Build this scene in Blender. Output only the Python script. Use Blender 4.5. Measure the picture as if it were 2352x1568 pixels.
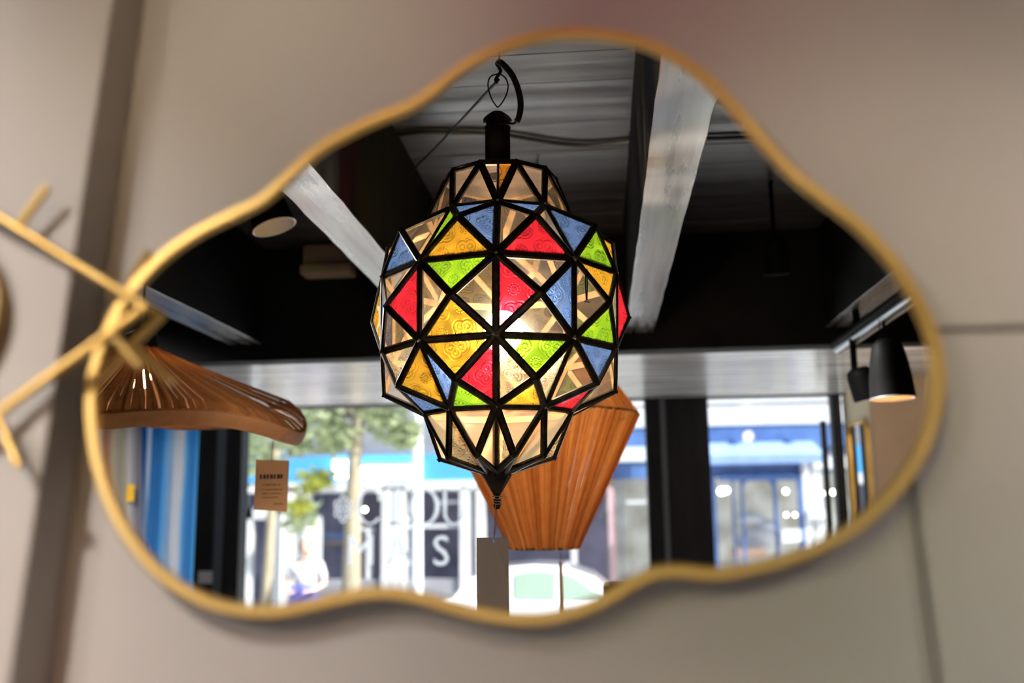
import bpy, math, random
from math import sin, cos, tan, pi, radians as R_, sqrt, atan2
from mathutils import Vector as V, Matrix, noise
random.seed(7)
S = bpy.context.scene
for o in list(bpy.data.objects): bpy.data.objects.remove(o)

# ------------------------------------------------------------------ camera
F = 2287.0; CX, CY = 1176.0, 784.0
PITCH = R_(18.5); YAW = R_(5.2); DELTA = R_(4.35); CAMD = 0.60; CAMZ = 1.55
cd = bpy.data.cameras.new('camera'); cam = bpy.data.objects.new('camera', cd); S.collection.objects.link(cam)
cd.sensor_width = 36; cd.lens = 36*F/2352; cd.clip_start = 0.01; cd.clip_end = 300
cam.location = (0, -CAMD, CAMZ)
cam.rotation_euler = (pi/2+PITCH, 0, YAW)
cd.dof.use_dof = True; cd.dof.focus_distance = 1.60; cd.dof.aperture_fstop = 2.6; cd.dof.aperture_blades = 9
S.camera = cam
RM = cam.rotation_euler.to_matrix()
C0 = V(cam.location)

# ------------------------------------------------------------------ sky, sun, room lamps, exposure
S.view_settings.view_transform = 'Standard'; S.view_settings.look = 'None'
S.view_settings.gamma = 1; S.view_settings.exposure = 1.1; S.view_settings.use_curve_mapping = False
S.render.film_transparent = False
w = bpy.data.worlds.new('sky'); S.world = w; w.use_nodes = True
nt = w.node_tree; bg = nt.nodes['Background']
sk = nt.nodes.new('ShaderNodeTexSky'); sk.sky_type = 'HOSEK_WILKIE'; sk.turbidity = 6
sk.sun_direction = V((0.66, 0.28, 0.70)).normalized(); sk.ground_albedo = 0.35
nt.links.new(sk.outputs[0], bg.inputs[0]); bg.inputs[1].default_value = 3.3
sd = bpy.data.lights.new('sun', 'SUN'); sd.energy = 8; sd.angle = R_(1.0); sd.color = (1, .96, .9)
so = bpy.data.objects.new('sun', sd); S.collection.objects.link(so)
so.rotation_euler = V((-0.66, -0.28, -0.70)).to_track_quat('-Z', 'Y').to_euler()
so.location = (8, 3, 9)
WARM = (1, .83, .68); NEUT = (1, .935, .875)
LAMPS = [  # wall spot first, then added unseen fill lamps: position, target, watts, colour, cone, blend, size, label
    ((-0.66, -1.20, 2.38), (0.05, 0, 1.15), 40, NEUT, 100, 1, .045, 'black ceiling spot lamp aimed at the wall left of the cloud mirror'),
    ((1.05, -1.50, 2.38), (-0.60, 0, 1.0), 42, NEUT, 90, 1, .06, 'added black spot lamp, unseen, filling the mirror wall from the right'),  # added fill from the right, stands out of view
    ((1.0, -2.96, 2.15), (1.6, -4.1, 1.75), 9, WARM, 120, 1, .04, 'added black spot lamp hidden behind the header to brighten the brown wall'),  # added lamp, tucked out of sight to brighten brown and cream walls
    ((-1.55, -2.25, 2.26), (0.20, 0, 1.00), 26, NEUT, 80, 1, .05, 'added black spot lamp far back, unseen fill for the mirror wall'),  # added frontal fill in place of light bounced off the floor
    ((-1.7, -2.2, 2.30), (-1.5, -3.4, 0.2), 55, NEUT, 120, 1, .05, 'added black spot lamp, unseen ambient fill before the striped blankets'),  # added to raise the ambient light near the blankets
    ((0.5, -2.2, 2.30), (0.5, -2.4, 0.0), 70, NEUT, 120, 1, .05, 'added black spot lamp, unseen ambient fill over the middle of the shop floor'),  # added to raise the ambient light of the room
]

# ------------------------------------------------------------------ pixel helpers (photo pixels -> place)
def ray(px, py):
    return (RM @ V(((px-CX)/F, -(py-CY)/F, -1))).normalized()
def wp(px, py, y=0.0):            # straight onto a plane y = const
    d = ray(px, py); return C0 + d*((y-C0.y)/d.y)
MZ0 = wp(1176, 1415).z; MG = 0.020
MN = V((0, -cos(DELTA), -sin(DELTA)))            # mirror normal, leaning out at its top
MP = V((0, -MG, MZ0))
def mp(px, py, h=0.0):            # onto the mirror plane (h above it)
    d = ray(px, py); q = MP + MN*h
    return C0 + d*((q-C0).dot(MN)/d.dot(MN))
def rp(px, py, y):                # by way of the mirror onto the plane y = const in the room
    d = ray(px, py); p = mp(px, py); r = d - MN*(2*d.dot(MN))
    return p + r*((y-p.y)/r.y)
def rpz(px, py, z):
    d = ray(px, py); p = mp(px, py); r = d - MN*(2*d.dot(MN))
    return p + r*((z-p.z)/r.z)

# ------------------------------------------------------------------ materials
def mat(name, col=(.5, .5, .5), rough=.5, metal=0, spec=.5, emit=None, es=0, coat=0):
    m = bpy.data.materials.new(name); m.use_nodes = True
    b = m.node_tree.nodes['Principled BSDF']
    b.inputs['Base Color'].default_value = (*col, 1); b.inputs['Roughness'].default_value = rough
    b.inputs['Metallic'].default_value = metal; b.inputs['Specular IOR Level'].default_value = spec
    if coat: b.inputs['Coat Weight'].default_value = coat
    if emit: b.inputs['Emission Color'].default_value = (*emit, 1); b.inputs['Emission Strength'].default_value = es
    return m
def nd(m, t, **k):
    n = m.node_tree.nodes.new(t)
    for a, v in k.items(): setattr(n, a, v)
    return n
def lk(m, a, b): m.node_tree.links.new(a, b)
def grain(m, scale, c0, c1, bump=.2, tex='ShaderNodeTexNoise', coord='Object', detail=5, lo=.35, hi=.65, dist=.002, key='Base Color'):
    b = m.node_tree.nodes['Principled BSDF']
    tc = nd(m, 'ShaderNodeTexCoord'); mp_ = nd(m, 'ShaderNodeMapping'); mp_.inputs['Scale'].default_value = scale
    t = nd(m, tex); lk(m, tc.outputs[coord], mp_.inputs[0]); lk(m, mp_.outputs[0], t.inputs[0])
    if 'Scale' in t.inputs: t.inputs['Scale'].default_value = 1
    if 'Detail' in t.inputs: t.inputs['Detail'].default_value = detail
    cr = nd(m, 'ShaderNodeValToRGB'); cr.color_ramp.elements[0].position = lo; cr.color_ramp.elements[1].position = hi
    cr.color_ramp.elements[0].color = (*c0, 1); cr.color_ramp.elements[1].color = (*c1, 1)
    out = t.outputs[0]
    lk(m, out, cr.inputs[0]); lk(m, cr.outputs[0], b.inputs[key])
    if bump:
        bp = nd(m, 'ShaderNodeBump'); bp.inputs['Strength'].default_value = bump; bp.inputs['Distance'].default_value = dist
        lk(m, out, bp.inputs['Height']); lk(m, bp.outputs[0], b.inputs['Normal'])
    return m
M = {}
M['wall'] = grain(mat('wall_paint', (.40, .345, .295), .62), (4, 4, 4), (.415, .375, .345), (.455, .415, .385), .06, dist=.0006)
M['walltrim'] = mat('joint_paint', (.30, .25, .21), .7)
M['brass'] = grain(mat('brushed_brass', (.62, .42, .15), .44, 1), (9, 9, 9), (.62, .39, .11), (.74, .50, .18), .15, dist=.0008)
M['brassside'] = grain(mat('dark_brass', (.25, .16, .07), .45, 1), (20, 20, 20), (.16, .10, .045), (.34, .23, .10), .2, dist=.0008)  # darker brass for frame sides, rims and fixings
M['mirror'] = mat('mirror_silver', (.93, .94, .94), 0.0, 1)
def black_wood(name, base, rough, sc, bump, bd, spec=.5):
    m = mat(name, base, rough, 0, spec)
    grain(m, sc, tuple(c*.35 for c in base), tuple(min(.95, c*1.6) for c in base), bump, dist=bd, detail=8)
    n2 = nd(m, 'ShaderNodeTexNoise'); n2.inputs['Scale'].default_value = .8; n2.inputs['Detail'].default_value = 6
    mpn = [q for q in m.node_tree.nodes if q.type == 'MAPPING'][0]; lk(m, mpn.outputs[0], n2.inputs[0])
    mr = nd(m, 'ShaderNodeMapRange'); mr.inputs[1].default_value = .3; mr.inputs[2].default_value = .7; mr.inputs[3].default_value = rough*.65; mr.inputs[4].default_value = rough*1.45
    lk(m, n2.outputs[0], mr.inputs[0]); lk(m, mr.outputs[0], m.node_tree.nodes['Principled BSDF'].inputs['Roughness'])
    return m
M['beam'] = black_wood('beam_underside_sheen', (.17, .17, .185), .3, (26, 1.6, 26), .25, .0012, 1.0)  # underside only: grey base carries the window sheen on black paint
M['beam'].node_tree.nodes['Principled BSDF'].inputs['IOR'].default_value = 2.0
M['board'] = black_wood('black_boards', (.03, .026, .028), .42, (1.3, 22, 22), .5, .002, .8)
M['board'].node_tree.nodes['Principled BSDF'].inputs['IOR'].default_value = 1.65
M['soffit'] = black_wood('soffit_boards_sheen', (.9, .9, .92), .2, (1.3, 18, 18), .25, .001, 1.0)  # near-white base stands in for the bright street mirrored in black gloss
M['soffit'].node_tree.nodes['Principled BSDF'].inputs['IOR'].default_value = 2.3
M['blackmat'] = grain(mat('matt_black_paint', (.006, .006, .007), .7, 0, .15), (6, 6, 6), (.004, .004, .005), (.008, .008, .009), .1)
M['pillar'] = grain(mat('black_window_frame', (.014, .014, .016), .5, 0, .2), (8, 8, 2), (.013, .013, .015), (.024, .024, .026), .1)
M['pillarline'] = mat('grey_stripe', (.13, .15, .18), .35, .4)  # pale stripe on the posts, a painted reflection on the left one
M['came'] = grain(mat('lead_came', (.035, .026, .018), .34, .85), (60, 60, 60), (.018, .013, .009), (.06, .045, .03), .4, dist=.001)
M['solder'] = grain(mat('solder', (.75, .62, .45), .25, 1), (90, 90, 90), (.45, .36, .24), (.9, .8, .62), .4, dist=.001)
M['cameinner'] = grain(mat('came_inner_face', (.13, .07, .025), .45, .7), (60, 60, 60), (.08, .042, .014), (.19, .11, .045), .3, dist=.001)  # inner faces tinted amber to carry the bulb's light on the lead
M['rust'] = grain(mat('rusted_iron', (.03, .02, .015), .6, .6), (30, 30, 30), (.012, .009, .008), (.055, .036, .024), .4, dist=.001)
M['cable'] = mat('black_cable', (.012, .012, .012), .45)
M['wire'] = mat('dark_wire', (.05, .045, .035), .35, .9)
M['conduit'] = mat('grey_conduit', (.42, .38, .36), .3, .3)
M['spot'] = mat('black_lamp_metal', (.004, .004, .0045), .6, 0, .05)
M['spotin'] = mat('white_lamp_inside', (.85, .85, .85), .3)
M['bulbwarm'] = mat('warm_bulb', (1, .8, .5), .5, emit=(1, .66, .34), es=28)
M['track'] = mat('silver_track', (.55, .6, .66), .3, .7)
M['card'] = grain(mat('grey_card', (.62, .54, .48), .85), (300, 300, 300), (.60, .52, .46), (.63, .55, .49), 0)
M['kraft'] = grain(mat('kraft_card', (.42, .23, .11), .85), (200, 200, 200), (.62, .34, .17), (.66, .37, .19), 0)
M['ink'] = mat('dark_ink', (.05, .035, .03), .8)
M['string'] = mat('twine', (.45, .36, .25), .9)
M['boxa'] = mat('beige_plastic', (.36, .30, .23), .5)
M['boxb'] = mat('smoked_diffuser', (.45, .34, .26), .4)
M['floor'] = grain(mat('shop_floor', (.36, .33, .30), .4), (1, 9, 1), (.33, .30, .26), (.40, .37, .33), .1)
M['sidewall'] = grain(mat('shaded_wall_paint', (.50, .37, .26), .7), (3, 3, 3), (.46, .33, .22), (.52, .39, .27), .05)  # darker wall tone, shade of faces turned from the window painted in
M['cream'] = mat('lit_wall_paint', (.80, .70, .50), .7)  # paler wall tone, window light on this face painted in
M['wfac'] = grain(mat('white_facade', (.82, .82, .82), .7), (2, 2, 2), (.50, .51, .53), (.62, .62, .63), .05)
M['gfac'] = grain(mat('grey_facade', (.42, .41, .45), .8), (1, 1, 1), (.17, .17, .20), (.28, .28, .31), .05)
M['bluefas'] = mat('bright_blue_fascia', (.06, .30, .62), .5)
M['navy'] = grain(mat('blue_shop_paint', (.06, .13, .33), .5), (4, 4, 4), (.05, .115, .30), (.08, .16, .38), 0)
M['awning'] = grain(mat('pale_blue_awning', (.30, .42, .70), .8), (5, 1, 1), (.17, .26, .50), (.21, .31, .56), 0)
M['darkin'] = grain(mat('dark_shop_interior', (.05, .045, .075), .7), (1.3, 1.3, 1.3), (.08, .08, .13), (.22, .20, .30), 0)  # tones lifted to carry haze and reflections of the window glass
M['creamin'] = grain(mat('bright_shop_interior', (.7, .66, .55), .7), (2.5, 2.5, 2.5), (.45, .42, .33), (.85, .82, .72), 0)
M['sign'] = mat('lit_sign_letters', (1, 1, 1), .5, emit=(1, 1, 1), es=5)
M['lampglow'] = mat('lit_shop_lamp', (1, .9, .7), .5, emit=(1, .82, .55), es=14)
M['lampwhite'] = mat('lit_white_lamp', (1, 1, 1), .5, emit=(1, .98, .9), es=9)
M['vinyl'] = None
M['bark'] = grain(mat('pale_bark', (.50, .42, .30), .9), (12, 12, 3), (.24, .20, .14), (.36, .31, .22), .4, dist=.01)
M['leaf'] = None
M['pole'] = mat('white_pole', (.80, .82, .84), .5)
M['carpaint'] = mat('white_car_paint', (.82, .83, .85), .15, coat=1)
M['carglass'] = mat('car_window', (.22, .30, .24), .04, 0, 1.0)
M['tyre'] = mat('tyre_rubber', (.02, .02, .02), .8)
M['red'] = mat('red_lamp_lens', (.65, .04, .02), .3)
M['asphalt'] = grain(mat('asphalt', (.24, .24, .25), .85), (3, 3, 3), (.34, .34, .35), (.44, .44, .45), .2)
M['paving'] = grain(mat('pale_paving', (.55, .53, .50), .8), (2, 2, 2), (.66, .64, .61), (.76, .74, .71), .1)
M['skin'] = mat('skin', (.62, .38, .29), .6)
M['hair'] = mat('dark_hair', (.05, .035, .025), .7)
M['shirt'] = mat('white_shirt', (.55, .55, .58), .8)
M['bluecloth'] = mat('blue_cloth', (.09, .11, .36), .85)
M['bluelt'] = mat('light_blue_cloth', (.18, .42, .75), .85)
M['camblack'] = mat('camera_body', (.02, .02, .022), .4)
M['lensglass'] = mat('lens_front', (.02, .02, .03), .05)

def leaf_mat(name, c):
    m = bpy.data.materials.new(name); m.use_nodes = True
    n = m.node_tree; n.nodes.clear()
    o = n.nodes.new('ShaderNodeOutputMaterial'); d = n.nodes.new('ShaderNodeBsdfDiffuse'); t = n.nodes.new('ShaderNodeBsdfTranslucent')
    mx = n.nodes.new('ShaderNodeMixShader'); mx.inputs[0].default_value = .5
    oi = n.nodes.new('ShaderNodeTexNoise'); oi.inputs['Scale'].default_value = 3
    cr = n.nodes.new('ShaderNodeValToRGB'); cr.color_ramp.elements[0].color = (*[x*.6 for x in c], 1); cr.color_ramp.elements[1].color = (*[min(1, x*1.4) for x in c], 1)
    n.links.new(oi.outputs[0], cr.inputs[0])
    for q in (d, t): n.links.new(cr.outputs[0], q.inputs[0])
    n.links.new(d.outputs[0], mx.inputs[1]); n.links.new(t.outputs[0], mx.inputs[2]); n.links.new(mx.outputs[0], o.inputs[0])
    return m
M['leaf'] = leaf_mat('green_leaves', (.48, .54, .34))
M['leafy'] = leaf_mat('yellowing_leaves', (.48, .50, .10))

def transl(name, c, f):
    m = leaf_mat(name, c); n = m.node_tree
    for q in n.nodes:
        if q.type == 'VALTORGB':
            q.color_ramp.elements[0].color = (*c, 1); q.color_ramp.elements[1].color = (*c, 1)
        if q.type == 'MIX_SHADER': q.inputs[0].default_value = f
    return m
M['vinyl'] = transl('white_vinyl', (1, 1, 1), .92)
def raffia(name, c0, c1, tr):
    m = bpy.data.materials.new(name); m.use_nodes = True
    n = m.node_tree; n.nodes.clear(); N = n.nodes.new; L = n.links.new
    o = N('ShaderNodeOutputMaterial'); at = N('ShaderNodeAttribute'); at.attribute_name = 'shade'
    tc = N('ShaderNodeTexCoord'); no = N('ShaderNodeTexNoise'); no.inputs['Scale'].default_value = 60; no.inputs['Detail'].default_value = 4
    L(tc.outputs['Object'], no.inputs[0])
    ad = N('ShaderNodeMath'); ad.operation = 'ADD'; L(at.outputs['Fac'], ad.inputs[0])
    mu = N('ShaderNodeMath'); mu.operation = 'MULTIPLY_ADD'; L(no.outputs[0], mu.inputs[0]); mu.inputs[1].default_value = .5; mu.inputs[2].default_value = -.25
    L(mu.outputs[0], ad.inputs[1])
    cr = N('ShaderNodeValToRGB'); cr.color_ramp.elements[0].color = (*c0, 1); cr.color_ramp.elements[1].color = (*c1, 1); L(ad.outputs[0], cr.inputs[0])
    d = N('ShaderNodeBsdfPrincipled'); d.inputs['Roughness'].default_value = .55; t = N('ShaderNodeBsdfTranslucent')
    L(cr.outputs[0], d.inputs['Base Color']); L(cr.outputs[0], t.inputs[0])
    mx = N('ShaderNodeMixShader'); mx.inputs[0].default_value = tr
    L(d.outputs[0], mx.inputs[1]); L(t.outputs[0], mx.inputs[2]); L(mx.outputs[0], o.inputs[0])
    return m
M['raffia'] = raffia('raffia_strips', (.50, .17, .035), (.88, .46, .15), .6)
M['raffiadark'] = raffia('dark_raffia_strips', (.16, .055, .018), (.46, .20, .07), .4)

M['raffiarim'] = raffia('raffia_brim', (.34, .15, .06), (.58, .30, .13), .3)
def stripe_cloth(name, stops):
    m = bpy.data.materials.new(name); m.use_nodes = True
    n = m.node_tree; n.nodes.clear(); N = n.nodes.new; L = n.links.new
    o = N('ShaderNodeOutputMaterial'); uv = N('ShaderNodeUVMap'); sp = N('ShaderNodeSeparateXYZ'); L(uv.outputs[0], sp.inputs[0])
    no = N('ShaderNodeTexNoise'); no.inputs['Scale'].default_value = 9; L(uv.outputs[0], no.inputs[0])
    a = N('ShaderNodeMath'); a.operation = 'MULTIPLY_ADD'; L(no.outputs[0], a.inputs[0]); a.inputs[1].default_value = .05; L(sp.outputs[0], a.inputs[2])
    cr = N('ShaderNodeValToRGB'); L(a.outputs[0], cr.inputs[0]); r = cr.color_ramp; r.interpolation = 'LINEAR'
    r.elements[0].position = stops[0][0]; r.elements[0].color = (*stops[0][1], 1)
    r.elements[1].position = stops[-1][0]; r.elements[1].color = (*stops[-1][1], 1)
    for p, c in stops[1:-1]:
        e = r.elements.new(p); e.color = (*c, 1)
    d = N('ShaderNodeBsdfDiffuse'); t = N('ShaderNodeBsdfTranslucent'); mx = N('ShaderNodeMixShader'); mx.inputs[0].default_value = .72
    for q in (d, t): L(cr.outputs[0], q.inputs[0])
    L(d.outputs[0], mx.inputs[1]); L(t.outputs[0], mx.inputs[2]); L(mx.outputs[0], o.inputs[0])
    return m

def schlick(m, f0=.04, f1=.75, nrm=None):
    lw = nd(m, 'ShaderNodeLayerWeight'); lw.inputs['Blend'].default_value = .5
    if nrm is not None: lk(m, nrm, lw.inputs['Normal'])
    p = nd(m, 'ShaderNodeMath', operation='POWER'); lk(m, lw.outputs['Facing'], p.inputs[0]); p.inputs[1].default_value = 5
    q = nd(m, 'ShaderNodeMath', operation='MULTIPLY_ADD'); lk(m, p.outputs[0], q.inputs[0]); q.inputs[1].default_value = f1; q.inputs[2].default_value = f0
    return q.outputs[0]
def clear_sheet(name, tint=(.97, .98, .98), gloss=.06):
    m = bpy.data.materials.new(name); m.use_nodes = True
    n = m.node_tree; n.nodes.clear(); N = n.nodes.new; L = n.links.new
    o = N('ShaderNodeOutputMaterial'); t = N('ShaderNodeBsdfTransparent'); t.inputs[0].default_value = (*tint, 1)
    g = N('ShaderNodeBsdfGlossy'); g.inputs['Roughness'].default_value = .02
    mx = N('ShaderNodeMixShader'); L(schlick(m), mx.inputs[0]); L(t.outputs[0], mx.inputs[1]); L(g.outputs[0], mx.inputs[2]); L(mx.outputs[0], o.inputs[0])
    return m
M['winglass'] = clear_sheet('window_glass')
M['glassin'] = clear_sheet('pane_back_face', (1, 1, 1))

def stained(name, col, tfac, pattern, hz=None):
    """thin glass: tinted clear view mixed with a diffuse glow, relief from an embossed quatrefoil and flower pattern"""
    m = bpy.data.materials.new(name); m.use_nodes = True
    n = m.node_tree; n.nodes.clear(); N = n.nodes.new; L = n.links.new
    def ma(op, a, b=None, c=None):
        q = N('ShaderNodeMath'); q.operation = op
        for i, x in enumerate((a, b, c)):
            if x is None: continue
            if isinstance(x, (int, float)): q.inputs[i].default_value = x
            else: L(x, q.inputs[i])
        return q.outputs[0]
    uv = N('ShaderNodeUVMap'); sp = N('ShaderNodeSeparateXYZ')
    wob = N('ShaderNodeTexNoise'); wob.inputs['Scale'].default_value = 18; L(uv.outputs[0], wob.inputs[0])
    o = N('ShaderNodeOutputMaterial')
    if pattern:
        L(uv.outputs[0], sp.inputs[0])
        K = 1/.052
        def cell(x): return ma('SUBTRACT', ma('FRACT', ma('MULTIPLY', x, K)), .5)
        x, y = cell(sp.outputs[0]), cell(sp.outputs[1])
        ax, ay = ma('ABSOLUTE', x), ma('ABSOLUTE', y)
        mxx, mnn = ma('MAXIMUM', ax, ay), ma('MINIMUM', ax, ay)
        def ln(a, b): return ma('SQRT', ma('ADD', ma('MULTIPLY', a, a), ma('MULTIPLY', b, b)))
        d1 = ln(ma('SUBTRACT', mxx, .17), mnn)                       # quatrefoil lobes
        rings = ma('MULTIPLY', ma('SINE', ma('MULTIPLY', d1, 62)), ma('LESS_THAN', d1, .27))
        r = ln(x, y)
        th = ma('ARCTAN2', y, x)
        flower = ma('MULTIPLY', ma('MULTIPLY', ma('ADD', ma('COSINE', ma('MULTIPLY', th, 8)), 1), .8), ma('LESS_THAN', r, .13))
        d2 = ln(ma('SUBTRACT', .5, ax), ma('SUBTRACT', .5, ay))       # corner rosettes
        th2 = ma('ARCTAN2', ma('SUBTRACT', .5, ay), ma('SUBTRACT', .5, ax))
        ros = ma('MULTIPLY', ma('ADD', ma('SINE', ma('MULTIPLY', d2, 80)), ma('COSINE', ma('MULTIPLY', th2, 12))), ma('LESS_THAN', d2, .2))
        vo = N('ShaderNodeTexVoronoi'); vo.inputs['Scale'].default_value = 620; L(uv.outputs[0], vo.inputs[0])
        dots = ma('MULTIPLY', ma('SUBTRACT', .5, vo.outputs['Distance']), ma('MULTIPLY', ma('GREATER_THAN', d1, .07), ma('LESS_THAN', d1, .15)))
        H = ma('ADD', ma('ADD', ma('MULTIPLY', rings, .6), flower), ma('ADD', ma('MULTIPLY', ros, .5), ma('MULTIPLY', dots, 1.6)))
        H = ma('ADD', H, ma('MULTIPLY', wob.outputs[0], 1.2))
    else:
        n2 = N('ShaderNodeTexNoise'); n2.inputs['Scale'].default_value = 90; n2.inputs['Detail'].default_value = 3; L(uv.outputs[0], n2.inputs[0])
        H = ma('ADD', ma('MULTIPLY', wob.outputs[0], 1.0), ma('MULTIPLY', n2.outputs[0], .35))
    bp = N('ShaderNodeBump'); bp.inputs['Strength'].default_value = .9 if pattern else .25; bp.inputs['Distance'].default_value = .0036; L(H, bp.inputs['Height'])
    # thickness of the glass varies with the relief, so does its tint
    tk = ma('MAXIMUM', ma('MINIMUM', ma('ADD', ma('MULTIPLY', H, .36 if pattern else .12), .56 if pattern else .88), 1.12), .14)
    cm = N('ShaderNodeVectorMath'); cm.operation = 'SCALE'; cm.inputs[0].default_value = col; L(tk, cm.inputs['Scale'])
    t = N('ShaderNodeBsdfTransparent'); L(cm.outputs[0], t.inputs[0])
    tl = N('ShaderNodeBsdfTranslucent'); L(cm.outputs[0], tl.inputs[0]); L(bp.outputs[0], tl.inputs['Normal'])
    df = N('ShaderNodeBsdfDiffuse'); L(cm.outputs[0], df.inputs[0]); L(bp.outputs[0], df.inputs['Normal'])
    rf = N('ShaderNodeBsdfRefraction'); L(cm.outputs[0], rf.inputs[0]); rf.inputs['IOR'].default_value = 1.25; rf.inputs['Roughness'].default_value = .08; L(bp.outputs[0], rf.inputs['Normal'])
    g = N('ShaderNodeBsdfGlossy'); g.inputs['Roughness'].default_value = .12; L(bp.outputs[0], g.inputs['Normal'])
    hz_ = N('ShaderNodeBsdfRefraction'); hz_.inputs['IOR'].default_value = 1.4; hz_.inputs['Roughness'].default_value = .58; L(cm.outputs[0], hz_.inputs[0]); L(bp.outputs[0], hz_.inputs['Normal'])
    m0 = N('ShaderNodeMixShader'); m0.inputs[0].default_value = .12; L(tl.outputs[0], m0.inputs[1]); L(df.outputs[0], m0.inputs[2])
    mh = N('ShaderNodeMixShader'); mh.inputs[0].default_value = hz if hz is not None else (.72 if pattern else .97); L(m0.outputs[0], mh.inputs[1]); L(hz_.outputs[0], mh.inputs[2])
    mr = N('ShaderNodeMixShader'); mr.inputs[0].default_value = .3 if pattern else 0; L(mh.outputs[0], mr.inputs[1]); L(rf.outputs[0], mr.inputs[2])
    m1 = N('ShaderNodeMixShader'); m1.inputs[0].default_value = 1-tfac; L(t.outputs[0], m1.inputs[1]); L(mr.outputs[0], m1.inputs[2])
    m2 = N('ShaderNodeMixShader'); L(schlick(m, .05, .5, bp.outputs[0]), m2.inputs[0]); L(m1.outputs[0], m2.inputs[1]); L(g.outputs[0], m2.inputs[2]); L(m2.outputs[0], o.inputs[0])
    return m
M['Y'] = stained('yellow_glass', (.85, .55, .05), .34, True)
M['B'] = stained('blue_glass', (.09, .20, .58), .32, True)
M['G'] = stained('green_glass', (.28, .66, .03), .34, True)
M['R'] = stained('red_glass', (.84, .03, .07), .34, True)
M['A'] = stained('amber_glass', (.60, .26, .03), .28, True)
M['C'] = stained('clear_glass', (.96, .93, .88), .88, False)
M['E'] = stained('dusty_clear_glass', (1, .90, .70), .66, False, .45)
M['F'] = stained('bright_clear_glass', (.97, .92, .84), .90, False)
M['D'] = stained('faint_patterned_clear_glass', (.95, .88, .66), .62, True)

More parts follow.
